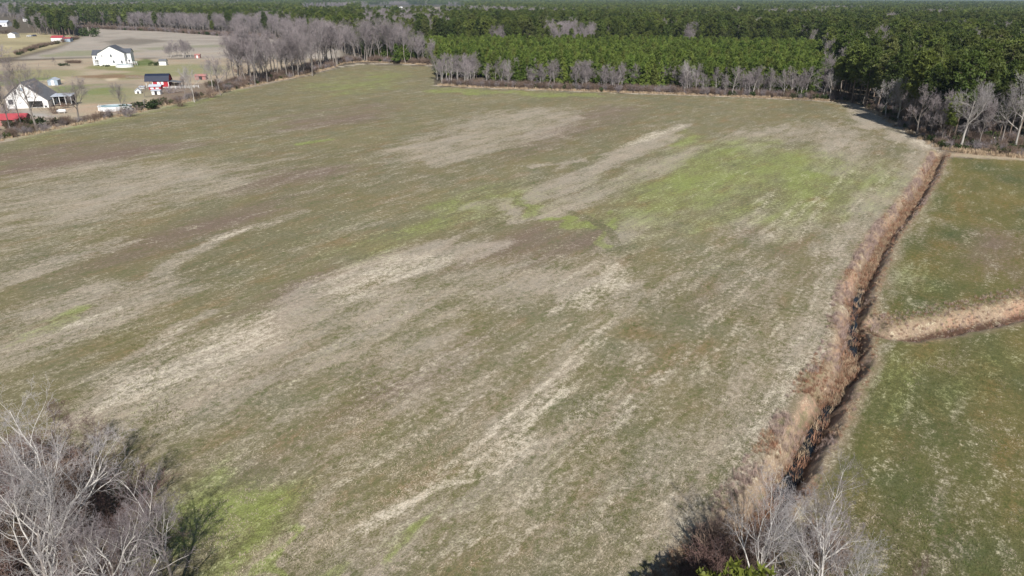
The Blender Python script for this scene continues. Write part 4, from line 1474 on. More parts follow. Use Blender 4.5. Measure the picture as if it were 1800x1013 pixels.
# the line runs from far to near, so side +1 is its right bank seen from the camera's field -> side -1 is the field (left) bank
wl = along(DITCH, 0.55, 3.2, 9.0, 31, -1)
wl = wl[wl[:, 2] < np.interp(np.hypot(wl[:, 0], wl[:, 1]), [60, 90, 170], [3.3, 2.3, 1.7])]
wr = along(DITCH, 0.7, 2.2, 6.5, 32, 1)
bed = along(DITCH, -0.9, 0.9, 14.0, 33, 1)
bx, by = proj(bed[:, 0], bed[:, 1])
wet = ((by > 486) & (by < 606)) | ((by > 688) & (by < 850))
bed = bed[(~wet) | (np.random.default_rng(3).random(len(bed)) < 0.14)]
br1 = along(BRANCH[6:], 0.2, 4.3, 6.0, 34, 1)
br2 = along(BRANCH[6:], 0.5, 1.3, 3.0, 35, -1)
W_ = np.vstack([wl, wr])
thin = fbm(W_[:, 0] / 3.0, W_[:, 1] / 3.0, 3, 171)
W_ = W_[thin > 0.36]
sel_g = fbm(W_[:, 0] / 4.0, W_[:, 1] / 4.0, 3, 172) > 0.56
hgt = 0.14 + 0.66 * fbm(W_[:, 0] / 2.5, W_[:, 1] / 2.5, 3, 173)
hgt *= np.where(np.isin(np.arange(len(W_)), np.arange(len(W_))), 1, 1)
side_r = np.arange(len(W_)) >= (thin[:len(wl)] > 0.36).sum()
hgt = np.where(side_r, hgt * 0.62, hgt * (1.1 - 0.22 * np.clip(W_[:, 2] - 1.5, 0, 2)))
sel_g = np.where(side_r, fbm(W_[:, 0] / 3.0, W_[:, 1] / 3.0, 3, 174) > 0.42, sel_g)
pz = np.column_stack([W_[:, :2], ditch_z(W_[:, 2], 1.9, 1.7)])
bz = np.column_stack([bed[:, :2], np.full(len(bed), -1.66)])
bb_ = np.vstack([br1, br2])
brz = np.column_stack([bb_[:, :2], ditch_z(bb_[:, 2], B_HW, 1.2)])
weeds = np.vstack([pz[~sel_g], brz[::2]])
grass = np.vstack([pz[sel_g], bz, brz[1::2]])
r_ = np.random.default_rng(8)
scatter('ditch_weeds', TW, weeds, np.concatenate([hgt[~sel_g], r_.uniform(0.18, 0.42, len(brz[::2]))]), seed=5, tilt=0.12)
scatter('ditch_grass', TWT + [mesh_of('grass_tuft', tuft_geo(525, 26, 0.85, 0.6, 0.8, 0.018), M_RUSTGRASS)] * 4, grass, np.concatenate([hgt[sel_g], r_.uniform(0.5, 1.0, len(bz)), r_.uniform(0.18, 0.42, len(brz[1::2]))]), seed=6, tilt=0.2)

# tufts of crop and residue in the nearer part of the fields
r_ = np.random.default_rng(9)
n_ = 70000
aa, dd_ = np.radians(r_.uniform(-46, 46, n_)), 24 + 66 * r_.random(n_) ** 1.35
q = np.column_stack([dd_ * np.sin(aa), dd_ * np.cos(aa)])
q = q[np.minimum(seg_dist(q, DITCH), seg_dist(q, BRANCH)) > 2.6]
su, sv = math.sin(ROW_AZ), math.cos(ROW_AZ)
fu, fv = q[:, 0] * su + q[:, 1] * sv, q[:, 0] * sv - q[:, 1] * su
pr_ = fbm(fu / 5, fv / 1.4, 4, 181)
in_e = inside(q, EAST)
k1 = pr_ > np.where(in_e, 0.66, 0.53)
TS = [mesh_of('stubble_tuft', tuft_geo(530 + i, 9, 0.12, 0.34, 1.8, 0.016), M_STRAW) for i in range(3)]
TC = [mesh_of('sprout_tuft', tuft_geo(540 + i, 12, 0.13, 0.3, 1.0, 0.014), M_SPROUT) for i in range(3)]
scatter('crop_residue', TS, z0(q[k1]), r_.uniform(0.5, 1.3, k1.sum()), seed=7)
scatter('crop_sprouts', TC, z0(q[~k1]), r_.uniform(0.5, 1.4, (~k1).sum()), seed=8)

# ------------------------------------------------------------------ buildings and yard things
M_WHITE = simple_mat('white_siding', (0.80, 0.79, 0.77), 0.6, 0.05, 0.6, 0.0, 0.3)
M_TRIM = simple_mat('white_trim', (0.78, 0.78, 0.77), 0.5, 0.04, 0.6)
M_ROOF_DK = simple_mat('charcoal_shingles', (0.085, 0.09, 0.105), 0.85, 0.25, 1.2, 0.3, 0.3)
M_ROOF_GR = simple_mat('grey_shingles', (0.14, 0.142, 0.15), 0.85, 0.25, 1.2, 0.3, 0.3)
M_ROOF_PALE = simple_mat('pale_metal_roof', (0.45, 0.48, 0.53), 0.45, 0.1, 0.8, 0.0, 0.4)
M_NAVY = simple_mat('navy_metal_roof', (0.018, 0.023, 0.045), 0.5, 0.15, 0.8, 0.0, 0.4)
M_RED = simple_mat('red_boards', (0.40, 0.03, 0.04), 0.7, 0.12, 1.0)
M_REDROOF = simple_mat('red_metal_roof', (0.37, 0.065, 0.075), 0.5, 0.12, 0.8)
M_FADED = simple_mat('faded_red_boards', (0.36, 0.17, 0.15), 0.85, 0.2, 1.0)
M_GLASS = simple_mat('window_glass', (0.05, 0.06, 0.075), 0.12, 0.1, 1.0, 0.0, 0.6)
M_DARK = simple_mat('dark_boards', (0.035, 0.03, 0.032), 0.8, 0.15, 1.0)
M_WOOD = simple_mat('weathered_wood', (0.24, 0.20, 0.165), 0.85, 0.2, 2.0)
M_CONC = simple_mat('concrete', (0.42, 0.40, 0.37), 0.9, 0.12, 0.6)
M_GREYSIDE = simple_mat('blue_grey_siding', (0.33, 0.40, 0.47), 0.7, 0.1, 0.8)
M_POOLW = simple_mat('pool_water', (0.16, 0.33, 0.37), 0.08, 0.08, 0.8, 0.0, 0.5)
M_POOLWALL = simple_mat('pool_wall', (0.74, 0.75, 0.76), 0.5, 0.05, 0.8)
M_CARPAINT = simple_mat('dark_blue_paint', (0.035, 0.05, 0.09), 0.25, 0.05, 1.0, 0.0, 0.6)
M_CARWHITE = simple_mat('white_car_paint', (0.7, 0.7, 0.7), 0.3, 0.05, 1.0, 0.0, 0.5)
M_TYRE = simple_mat('tyre_rubber', (0.025, 0.025, 0.025), 0.9, 0.1)
M_STEEL = simple_mat('galvanised_steel', (0.4, 0.41, 0.42), 0.5, 0.1, 1.0, 0.0, 0.5)
M_BRICK = simple_mat('brick_base', (0.25, 0.14, 0.11), 0.9, 0.15, 3.0)


def window(parent, x0, z0_, x1, z1, y=0.0, axis='y', name='window', pane=M_GLASS):
    """frame of four bars proud of the wall, pane behind as a sub-part; axis y: in a wall facing -y at y; axis x: facing +x at x=y"""
    t, dpt = 0.09, 0.06
    f, g = MB(), MB()

    def bx_(m, a0, c0, a1, c1, e0, e1):
        if axis == 'y':
            m.box(a0, y - e1, c0, a1, y - e0, c1)
        else:
            m.box(y + e0, a0, c0, y + e1, a1, c1)
    bx_(f, x0 - t, z1, x1 + t, z1 + t, 0.004, dpt)
    bx_(f, x0 - t, z0_ - t, x1 + t, z0_, 0.004, dpt)
    bx_(f, x0 - t, z0_, x0, z1, 0.004, dpt)
    bx_(f, x1, z0_, x1 + t, z1, 0.004, dpt)
    fr = f.build(name, M_TRIM, parent)
    bx_(g, x0, z0_, x1, z1, 0.004, 0.025)
    g.build('pane', pane, fr)
    return fr


def gable_roof(parent, x0, x1, xa, zl, za, zr, y0, y1, mat, over=0.35, th=0.14, name='roof'):
    """two slabs meeting at the ridge line x=xa; eaves at (x0,zl) and (x1,zr)"""
    m = MB()
    for xe, ze, sgn in ((x0, zl, -1), (x1, zr, 1)):
        sl = (za - ze) / (xa - xe)
        xo = xe + sgn * over
        zo = ze + sl * (xo - xe)
        m.extr_y([(xa, za + 0.02), (xo, zo + 0.02), (xo, zo + 0.02 + th), (xa, za + 0.02 + th * 1.15)][::(-1 if sgn < 0 else 1)], y0 - over, y1 + over)
    return m.build(name, mat, parent)


def shed(px, py, rz, W, L, eave, ridge, wall, roof, label, cat='shed', name='garden_shed', door=True, ridge_x=False, doormat=None, group=None):
    gx, gy = G(px, py)
    o = empty(name, gx, gy, math.radians(rz), 0, label, cat, group)
    if not ridge_x:
        MB().extr_y([(0, -0.1), (W, -0.1), (W, eave), (W / 2, ridge), (0, eave)], 0, L).build('wall', wall, o)
        gable_roof(o, 0, W, W / 2, eave, ridge, eave, 0, L, roof, 0.2, 0.09)
    else:
        MB().extr_x([(0, -0.1), (L, -0.1), (L, eave), (L / 2, ridge), (0, eave)], 0, W).build('wall', wall, o)
        m = MB()
        for ye, s in ((0, -1), (L, 1)):
            sl = (ridge - eave) / (L / 2 - ye)
            yo = ye + s * 0.25
            zo = eave + sl * (yo - ye)
            m.extr_x([(L / 2, ridge + 0.02), (yo, zo + 0.02), (yo, zo + 0.11), (L / 2, ridge + 0.12)], -0.2, W + 0.2)
        m.build('roof', roof, o)
    if door:
        MB().box(W * 0.35, -0.05, 0, W * 0.65, -0.004, min(eave - 0.1, 2.0)).build('door', doormat or M_TRIM, o)
    return o


# --- two-storey white farmhouse
ax, ay = G(175.5, 116)
HA = empty('farmhouse', ax, ay, math.radians(13), 0, 'large white two-storey farmhouse with charcoal gable roof beside a round pool', 'house')
m = MB().extr_y([(0, -0.1), (12.2, -0.1), (12.2, 6.0), (6.1, 9.3), (0, 6.0)], 0, 10.5)
m.build('wall', M_WHITE, HA)
gable_roof(HA, 0, 12.2, 6.1, 6.0, 9.3, 6.0, 0, 10.5, M_ROOF_DK, 0.35)
wing = MB().extr_x([(3.5, -0.1), (9.5, -0.1), (9.5, 5.0), (6.5, 7.1), (3.5, 5.0)], -3.6, -0.004).build('side_wing', M_WHITE, HA)
r2 = MB()
r2.extr_x([(6.5, 7.12), (3.2, 4.81), (3.2, 4.93), (6.5, 7.25)], -3.9, 1.2)
r2.extr_x([(6.5, 7.12), (9.8, 4.81), (9.8, 4.93), (6.5, 7.25)], -3.9, 1.2)
r2.build('wing_roof', M_ROOF_DK, HA)
MB().extr_x([(3.0, -0.1), (8.5, -0.1), (8.5, 5.9), (5.75, 7.7), (3.0, 5.9)], 12.204, 14.4).build('side_bay', M_WHITE, HA)
r3 = MB()
r3.extr_x([(5.75, 7.72), (2.7, 5.72), (2.7, 5.84), (5.75, 7.86)], 8.9, 14.7)
r3.extr_x([(5.75, 7.72), (8.8, 5.72), (8.8, 5.84), (5.75, 7.86)], 8.9, 14.7)
r3.build('bay_roof', M_ROOF_DK, HA)
for x0, z0_, x1, z1 in ((1.5, 4.0, 2.2, 5.4), (5.7, 4.0, 6.4, 5.4), (6.5, 1.2, 7.2, 2.5), (10.2, 1.0, 10.9, 2.4)):
    window(HA, x0, z0_, x1, z1, pane=simple_mat('curtained_glass', (0.42, 0.42, 0.42), 0.3) if x1 < 3 else M_GLASS)
window(HA, -2.6, 3.0, -1.9, 4.3, 3.5)
window(HA, 12.9, 1.2, 13.6, 2.6, 3.0)
p_ = MB().box(-2.9, 0.6, 0.45, -0.03, 3.4, 0.6)
por = p_.build('porch_floor', M_TRIM, HA)
for px_ in (-2.8, -1.5, -0.2):
    MB().box(px_ - 0.07, 0.62, -0.1, px_ + 0.07, 0.76, 2.9).build('porch_post', M_TRIM, por)
MB().box(-2.9, 0.63, 1.35, -0.1, 0.73, 1.47).box(-2.9, 0.63, 0.85, -0.1, 0.73, 0.93).build('porch_rail', M_TRIM, por)
MB().box(-3.0, 0.5, 2.9, -0.02, 3.45, 3.05).build('porch_roof', M_TRIM, por)
dk = MB().box(12.5, -0.6, 0.75, 17.6, 2.9, 0.9).build('deck', M_WOOD, HA)
for px_ in np.linspace(12.6, 17.5, 6):
    MB().box(px_ - 0.06, -0.58, -0.1, px_ + 0.06, -0.46, 1.9).build('deck_post', M_TRIM, dk)
MB().box(12.5, -0.57, 1.75, 17.6, -0.47, 1.87).box(12.5, -0.57, 1.3, 17.6, -0.47, 1.38).box(17.48, -0.5, 1.75, 17.6, 2.8, 1.87).build('deck_rail', M_TRIM, dk)


def pool(px, py, rz, rx, ry, h, label, name, water=M_POOLW):
    gx, gy = G(px, py)
    o = empty(name, gx, gy, rz, 0, label, 'pool')
    MB().ring([(1.0, -0.05), (1.0, h)], 36, rx, ry).build('pool_wall', M_POOLWALL, o)
    MB().ring([(0.955, h), (0.955, h + 0.07), (1.03, h + 0.07), (1.03, h), (0.955, h)], 36, rx, ry).build('rim', M_TRIM, o)
    MB().disc(0.985, h - 0.22, 36, rx, ry).build('water', water, o)
    for i in range(14):
        t = i * 2 * math.pi / 14
        MB().box(math.cos(t) * rx * 1.005 - 0.06, math.sin(t) * ry * 1.005 - 0.06, 0, math.cos(t) * rx * 1.005 + 0.06, math.sin(t) * ry * 1.005 + 0.06, h).build('upright', M_TRIM, o)
    ld = MB()
    for s in (-0.25, 0.25):
        ld.tube((-rx * 0.72 + s, -ry * 0.72, 0), (-rx * 0.72 + s, -ry * 0.68, h + 0.8), 0.04)
    for k in range(5):
        ld.tube((-rx * 0.72 - 0.25, -ry * 0.71, 0.3 * k + 0.2), (-rx * 0.72 + 0.25, -ry * 0.71, 0.3 * k + 0.2), 0.03)
    ld.build('ladder', M_TRIM, o)
    return o


pool(219.5, 118.2, math.radians(8), 3.9, 3.2, 1.25, 'round above-ground pool beside the large farmhouse deck', 'round_pool')
pool(203, 193.5, math.radians(12), 4.7, 3.3, 1.25, 'oval above-ground pool with white walls and pale water in the near yard', 'oval_pool')

# --- near white house with open garage
bx0, by0 = G(34.5, 191)
HB = empty('white_house', bx0, by0, math.radians(14), 0, 'white gabled house with dark shingle roof and open dark garage near the hedgerow', 'house')
zr_ = lambda x: 7.7 - (x - 2.0) * (7.7 - 2.45) / 6.2
fw = MB()
fw.extr_y([(-3.2, -0.1), (2.6, -0.1), (2.6, zr_(2.6)), (2.0, 7.7), (-3.2, 3.4)], 0, 0.2)
fw.extr_y([(2.6, 2.15), (6.7, 2.15), (6.7, zr_(6.7)), (2.6, zr_(2.6))], 0, 0.2)
fw.extr_y([(6.7, -0.1), (8.2, -0.1), (8.2, 2.45), (6.7, zr_(6.7))], 0, 0.2)
fw.box(-3.2, 0.2, -0.1, -3.0, 11.0, 3.4).box(8.0, 0.2, -0.1, 8.2, 11.0, 2.45)
fw.extr_y([(-3.0, -0.1), (8.0, -0.1), (8.0, 2.5), (2.0, 7.6), (-3.0, 3.5)], 10.8, 11.0)
fw.box(2.2, 5.5, -0.1, 7.9, 5.7, 2.4).box(2.2, 0.2, -0.1, 2.4, 5.5, 2.6)
fw.build('wall', M_WHITE, HB)
MB().box(2.4, 0.2, -0.05, 7.9, 5.5, 0.03).build('garage_floor', M_CONC, HB)
gable_roof(HB, -3.2, 8.2, 2.0, 3.4, 7.7, 2.45, 0, 11.0, M_ROOF_GR, 0.45, 0.16)
dm = MB().extr_y([(2.9, 5.0), (4.6, 5.0), (4.6, 5.75), (3.75, 6.75), (2.9, 5.75)], 1.2, 2.2).build('dormer', M_WHITE, HB)
gable_roof(dm, 2.9, 4.6, 3.75, 5.75, 6.75, 5.75, 1.2, 2.2, M_ROOF_GR, 0.15, 0.08, 'dormer_roof')
window(HB, -0.4, 4.2, 0.3, 5.5)
window(HB, 1.5, 5.2, 2.5, 6.2, pane=M_GREYSIDE)
window(HB, -2.6, 1.3, -1.3, 2.7)
window(HB, 7.1, 0.15, 7.7, 0.7)
gd = MB().box(2.56, -0.06, 2.12, 6.74, -0.004, 2.25).box(2.46, -0.06, 0, 2.58, -0.004, 2.25).box(6.72, -0.06, 0, 6.84, -0.004, 2.25).build('garage_frame', M_TRIM, HB)
pr = MB().box(8.6, 3.0, 0.25, 14.0, 7.2, 0.4).build('porch_floor', M_WOOD, HB)
MB().extr_x([(2.7, 2.95), (7.3, 3.35), (7.3, 3.47), (2.7, 3.07)], 8.3, 14.3).build('porch_roof', M_ROOF_PALE, pr)
for px_ in (8.8, 10.5, 12.2, 13.8):
    MB().box(px_ - 0.08, 3.05, 0.4, px_ + 0.08, 3.21, 2.97).build('porch_post', M_TRIM, pr)
for k in range(12):
    MB().box(13.86, 3.1 + k * 0.34, 0.4, 13.94, 3.36 + k * 0.34, 2.9).build('screen_slat', M_DARK, pr)
MB().box(8.7, 6.9, 0.4, 13.8, 7.05, 3.2).build('screen_panel', M_DARK, pr)
for k in range(3):
    MB().box(10.6, 2.6 - 0.32 * k, -0.05, 12.0, 2.92 - 0.32 * k, 0.3 - 0.1 * k).build('step', M_BRICK, pr)

# --- sheds, barn, coop
shed(84.8, 150.6, 15, 3.5, 3.8, 1.95, 2.7, M_GREYSIDE, M_ROOF_PALE, 'pale blue-grey garden shed behind the white gabled house')
shed(280, 115.2, 8, 3.4, 3.0, 2.1, 2.9, M_WHITE, M_ROOF_GR, 'small white shed beside a round bush behind the red barn', ridge_x=True)
gx, gy = G(269.5, 154.5)
BN = empty('red_barn', gx, gy, math.radians(12), 0, 'bright red barn with navy roof, white trim and two white windows', 'barn')
MB().extr_x([(0, -0.1), (5.5, -0.1), (5.5, 2.7), (4.4, 4.1), (2.75, 4.8), (1.1, 4.1), (0, 2.7)], 0, 5.7).build('wall', M_RED, BN)
rb = MB()
for q in ([(-0.3, 2.3), (1.1, 4.12)], [(1.1, 4.12), (2.75, 4.84)], [(2.75, 4.84), (4.4, 4.12)], [(4.4, 4.12), (5.8, 2.3)]):
    (y0, a0), (y1, a1) = q
    rb.extr_x([(y0, a0), (y1, a1), (y1, a1 + 0.1), (y0, a0 + 0.1)], -2.7, 6.0)
rb.build('roof', M_NAVY, BN)
MB().extr_x([(0.2, -0.1), (0.3, -0.1), (0.3, 2.3), (0.2, 2.3)], -2.4, -2.25).box(-2.4, 5.2, -0.1, -2.25, 5.35, 2.6).build('carport_post', M_TRIM, BN)
for x0 in (1.75, 3.05):
    window(BN, x0, 1.2, x0 + 0.75, 2.1, pane=M_TRIM)
MB().box(-0.04, -0.04, 0, 0.16, -0.004, 2.7).box(5.54, -0.04, 0, 5.74, -0.004, 2.7).box(0.16, -0.04, 0, 5.54, -0.004, 0.18).build('corner_trim', M_TRIM, BN)
lt = MB().extr_y([(5.75, 2.2), (10.0, 1.7), (10.0, 1.78), (5.75, 2.3)], -0.6, 5.0).build('side_roof', M_ROOF_GR, BN)
for (x0, y0) in ((9.85, -0.4), (9.85, 4.7), (7.8, -0.4), (7.8, 4.7)):
    MB().box(x0 - 0.07, y0 - 0.07, -0.1, x0 + 0.07, y0 + 0.07, 1.74).build('side_post', M_WOOD, lt)
MB().box(6.2, 1.2, 0, 9.2, 4.2, 1.2).build('stored_hay', M_WOOD, BN)
fx, fy = G(301, 156.5)
FE = empty('paddock_fence', fx, fy, math.radians(14), 0, 'curved white rail fence beside the red barn', 'fence')
for k in range(7):
    MB().box(k * 1.6 - 0.06, 0.03 * k * k - 0.06, -0.1, k * 1.6 + 0.06, 0.03 * k * k + 0.06, 1.05).build('post', M_TRIM, FE)
    if k:
        for zz in (0.45, 0.9):
            MB().tube(((k - 1) * 1.6, 0.03 * (k - 1) ** 2, zz), (k * 1.6, 0.03 * k * k, zz), 0.05, 5).build('rail', M_TRIM, FE)
sh2 = shed(262.3, 158.2, 6, 4.2, 2.4, 1.2, 1.75, M_RED, M_ROOF_PALE, 'low red shed with pale metal roof in front of the red barn', ridge_x=True, door=False)
for x0 in (0.5, 2.4):
    MB().box(x0, -0.05, 0.3, x0 + 1.2, -0.004, 0.8).build('shutter', M_TRIM, sh2)
shed(267, 166.8, 6, 2.9, 2.2, 1.35, 1.6, M_WHITE, M_ROOF_PALE, 'small white box-like coop in front of the low red shed', 'coop', 'chicken_coop', ridge_x=True, doormat=M_DARK)
shed(237.5, 165, 24, 2.0, 2.4, 0.9, 1.7, M_WHITE, M_ROOF_PALE, 'tiny white gabled hutch to the left of the coop', 'hutch', 'animal_hutch', doormat=M_DARK)
shed(245.5, 156.5, 4, 1.7, 1.2, 0.7, 0.95, M_TRIM, M_ROOF_PALE, 'low white box on the grass between hutch and red shed', 'hutch', 'animal_hutch', ridge_x=True, door=False)
shed(343.5, 140.5, 6, 4.3, 2.8, 1.5, 2.1, M_FADED, M_FADED, 'faded red shed half hidden behind bare yard trees', ridge_x=True, doormat=M_DARK)
shed(342.5, 102.5, 6, 2.8, 2.0, 1.7, 2.2, M_FADED, M_FADED, 'small faded pink shed beside the tall bare thicket at the far field', ridge_x=True)
shed(-18, 222.5, 10, 9.0, 4.0, 1.7, 2.9, M_FADED, M_REDROOF, 'long shed with bright red metal roof at the left frame edge', ridge_x=True, doormat=M_DARK)
shed(14.6, 66.8, 8, 5.6, 7.5, 2.9, 4.2, M_WHITE, M_ROOF_GR, 'small white gabled shed at the far left beside a single pine')
s3 = shed(90.5, 74.0, 6, 8.2, 6.0, 3.0, 4.4, M_WHITE, M_REDROOF, 'white shed with red roof before the far-left pine grove', ridge_x=True)
MB().box(8.3, 0.6, -0.1, 13.5, 5.4, 2.4).build('side_wing', M_GREYSIDE, s3)
MB().extr_x([(0.3, 2.42), (3.0, 3.1), (5.7, 2.42), (5.7, 2.52), (3.0, 3.22), (0.3, 2.52)], 8.45, 13.8).build('wing_roof', M_REDROOF, s3)
for px, py, W, L, e, rdg, mt, lab in ((-14, 47, 17, 10, 4.2, 6.5, M_WHITE, 'white house with pale roof at the far left frame edge'),
                                       (41, 38, 11, 8, 3.5, 5.4, M_WHITE, 'small white house among distant bare trees at far left'),
                                       (94, 48.5, 9, 7, 3.2, 5.0, M_WHITE, 'white house mostly hidden inside the far-left pine grove')):
    o = shed(px, py, 5, W, L, e, rdg, mt, M_ROOF_PALE if px < 0 else M_ROOF_GR, lab, 'house', 'distant_house', ridge_x=True, doormat=M_DARK)
    for k in (0.15, 0.8):
        window(o, W * k, 1.2, W * k + 1.1, 2.5)
for px, py, W, L, e, rdg, rz, lab in ((640, 19, 14, 20, 5, 8.5, -20, 'distant white gabled barn above the woods at top centre'),
                                       (671, 16.2, 34, 14, 5, 7.5, 0, 'long low white building far away beyond the pines'),
                                       (702, 17.6, 10, 10, 7, 9, 0, 'distant white block at the end of the long low building')):
    shed(px, py, rz, W, L, e, rdg, M_WHITE, M_ROOF_PALE, lab, 'building', 'distant_building', ridge_x=(W > 30), door=True, doormat=M_GREYSIDE)


def car(px, py, rz, paint, label):
    gx, gy = G(px, py)
    o = empty('parked_car', gx, gy, math.radians(rz), 0, label, 'car')
    MB().extr_y([(-0.9, 0.35), (0.9, 0.35), (0.92, 0.7), (0.84, 0.95), (-0.84, 0.95), (-0.92, 0.7)], -2.2, 2.2).build('body', paint, o, bevel=0.08)
    MB().extr_x([(-2.0, 0.952), (1.1, 0.952), (0.4, 1.5), (-1.5, 1.52)], -0.76, 0.76).build('cabin', paint, o, bevel=0.06)
    MB().extr_x([(-1.8, 1.0), (0.85, 1.0), (0.3, 1.42), (-1.45, 1.44)], -0.775, 0.775).build('side_window', M_GLASS, o)
    MB().box(-0.62, -1.96, 1.02, 0.62, -1.9, 1.06).extr_x([(-2.0, 1.0), (-1.62, 1.47), (-1.60, 1.44), (-1.96, 1.0)], -0.64, 0.64).build('rear_window', M_GLASS, o)
    for x in (-0.82, 0.82):
        for y in (-1.35, 1.35):
            MB().tube((x - 0.1, y, 0.33), (x + 0.1, y, 0.33), 0.33, 12).build('wheel', M_TYRE, o)
    for x in (-0.7, 0.7):
        MB().box(x - 0.14, -2.235, 0.68, x + 0.14, -2.19, 0.84).build('tail_light', M_RED, o)
    return o


car(28, 208.5, -14, M_CARPAINT, 'dark blue car parked behind the red-roofed shed at left')
car(52, 65.0, 80, M_CARWHITE, 'white car parked beside the far-left pines')
car(60, 64.2, 75, M_CARPAINT, 'dark car parked next to the white one by the far-left pines')
gx, gy = G(51, 217)
TR = empty('utility_trailer', gx, gy, math.radians(-70), 0, 'grey flatbed utility trailer between red-roofed shed and tall dark tree', 'trailer')
MB().box(-1.0, -2.0, 0.5, 1.0, 2.0, 0.62).build('bed', M_STEEL, TR)
MB().tube((0, 2.0, 0.5), (0, 3.3, 0.45), 0.06).build('tongue', M_STEEL, TR)
for x in (-1.1, 1.1):
    MB().tube((x - 0.1, -0.2, 0.33), (x + 0.1, -0.2, 0.33), 0.33, 12).build('wheel', M_TYRE, TR)
MB().box(-1.0, -2.0, 0.62, -0.93, 2.0, 0.95).box(0.93, -2.0, 0.62, 1.0, 2.0, 0.95).build('side_rail', M_STEEL, TR)
gx, gy = G(109, 199.5)
TK = empty('propane_tank', gx, gy, math.radians(20), 0, 'white capsule-shaped gas tank lying near the porch', 'tank')
MB().ring([(0.0, -1.25), (0.3, -1.2), (0.46, -1.0), (0.5, -0.8), (0.5, 0.8), (0.46, 1.0), (0.3, 1.2), (0.0, 1.25)], 20).build('tank_body', M_CARWHITE, TK)
TK.children[0].rotation_euler = (0, math.pi / 2, 0)
TK.children[0].location = (0, 0, 0.72)
for x in (-0.7, 0.7):
    MB().box(x - 0.1, -0.35, -0.05, x + 0.1, 0.35, 0.3).build('tank_foot', M_CONC, TK)
gx, gy = G(222, 138.5)
RF = empty('rail_fence', gx, gy, math.radians(4), 0, 'weathered grey rail fence left of the red barn roof', 'fence')
for k in range(6):
    MB().box(k * 1.6 - 0.06, -0.06, -0.1, k * 1.6 + 0.06, 0.06, 1.2).build('post', M_WOOD, RF)
    if k:
        for zz in (0.4, 0.75, 1.08):
            MB().box((k - 1) * 1.6 + 0.06, -0.03, zz - 0.06, k * 1.6 - 0.06, 0.03, zz + 0.06).build('rail', M_WOOD, RF)
for px, py, h in ((275, 50, 9.5),):
    gx, gy = G(px, py)
    UP = empty('utility_pole', gx, gy, 0.3, 0, 'pale wooden utility pole in front of the far woods edge', 'pole')
    MB().tube((0, 0, -0.2), (0, 0, 10.5), 0.2, 8).build('shaft', M_CONC, UP)
    MB().box(-1.3, -0.1, 9.6, 1.3, 0.1, 9.85).build('crossarm', M_WOOD, UP)

# --- yard plants
yr = np.random.default_rng(77)
for x, y, h, key, wd, lab in ((66, 231, 18.5, 'bd', 0.85, 'tallest dark-trunked bare tree standing before the white gabled house'),
                              (40, 227, 15.5, 'bt', 0.7, 'slender bare tree left of the dark-trunked one before the white house'),
                              (20, 233, 14.0, 'bt', 0.9, 'bare tree behind the red-roofed shed at the left frame edge'),
                              (-6, 240, 13.0, 'bt', 0.9, 'bare tree cut off by the left frame edge'),
                              (139, 214, 12.0, 'bd', 1.15, 'bushy low-forking bare tree between porch and oval pool'),
                              (218, 204, 9.5, 'bt', 0.9, 'thin leaning bare tree in front of the oval pool'),
                              (342, 180, 12.0, 'bb', 0.8, 'pale bare tree at the field edge right of the coop'),
                              (326, 170, 8.0, 'bd', 0.9, 'bushy bare tree just behind the pale one near the coop'),
                              (388, 168, 13.5, 'bt', 1.1, 'dark straight bare tree on the field edge before the hedgerow'),
                              (374, 158, 11.0, 'bb', 0.8, 'silvery bare tree behind the dark straight one'),
                              (254, 172, 4.5, 'bd', 1.0, 'small bare sapling above the dark evergreen bush'),
                              (97, 115, 4.2, 'bd', 0.9, 'small bare ornamental tree alone on the far lawn'),
                              (400, 150, 9.0, 'bd', 0.9, 'twiggy bare tree at the foot of the left hedgerow')):
    gx, gy = G(x, y)
    plant(key, gx, gy, h, lab, None, yr, wide=wd)
for i in range(15):
    gx, gy = G(yr.uniform(290, 338), yr.uniform(98, 102.5))
    plant('bs', gx, gy, yr.uniform(5.5, 9.8), 'bare tree of the lone thicket at the edge of the far bare field', 'trees of the lone thicket', yr, wide=1.5)
evergreen(254, 191.5, 2.3, 6.0, 'wide dark evergreen bush beside the oval pool')
evergreen(283, 185, 2.1, 3.4, 'round dark evergreen bush right of the wide one')
evergreen(272, 115.5, 1.9, 2.6, 'small green bush touching the little white shed')
evergreen(112, 116, 1.3, 2.8, 'low dark bush beside the brush pile on the far lawn')
evergreen(229, 111.5, 1.6, 3.0, 'dark bush in the shade behind the large farmhouse')
evergreen(58, 224, 2.6, 3.6, 'dark evergreen bush at the foot of the tallest dark-trunked tree')
evergreen(32, 226, 2.0, 4.0, 'dark evergreen bush behind the red-roofed shed')
evergreen(187, 117.2, 0.9, 2.0, 'tiny green bush at the farmhouse gable wall')
evergreen(158, 64, 6.5, 12.0, 'large dark evergreen clump at the corner of the far bare field')
gx, gy = G(131, 111.5)
BP = empty('brush_pile', gx, gy, 0, 0, 'heap of reddish-brown brush on the far lawn', 'brush pile')
tot = [(v * np.array([1.4, 1.0, 0.75]) + np.array([dx, 0, -0.2]), f) for dx, (v, f) in zip((-2.6, 0, 2.4, -1.2, 1.3, 0.2, -3.2, 3.0), SHRUB + SHRUB)]
for g_ in tot:
    link('branches', mesh_of('branches', g_, M_BRUSH), None, BP)


def bare_shrub(x, y, h, wd, label, mat=0, world=None):
    gx, gy = world or G(x, y)
    o = link('bare_shrub', (SH_ALL, SHT_ALL)[mat][yr.integers(0, 2)])
    o.location, o.rotation_euler, o.scale = (gx, gy, 0), (0, 0, yr.uniform(0, 6)), (wd / 3.0, wd / 3.0, h / 2.4)
    return tag(o, label, 'shrub')


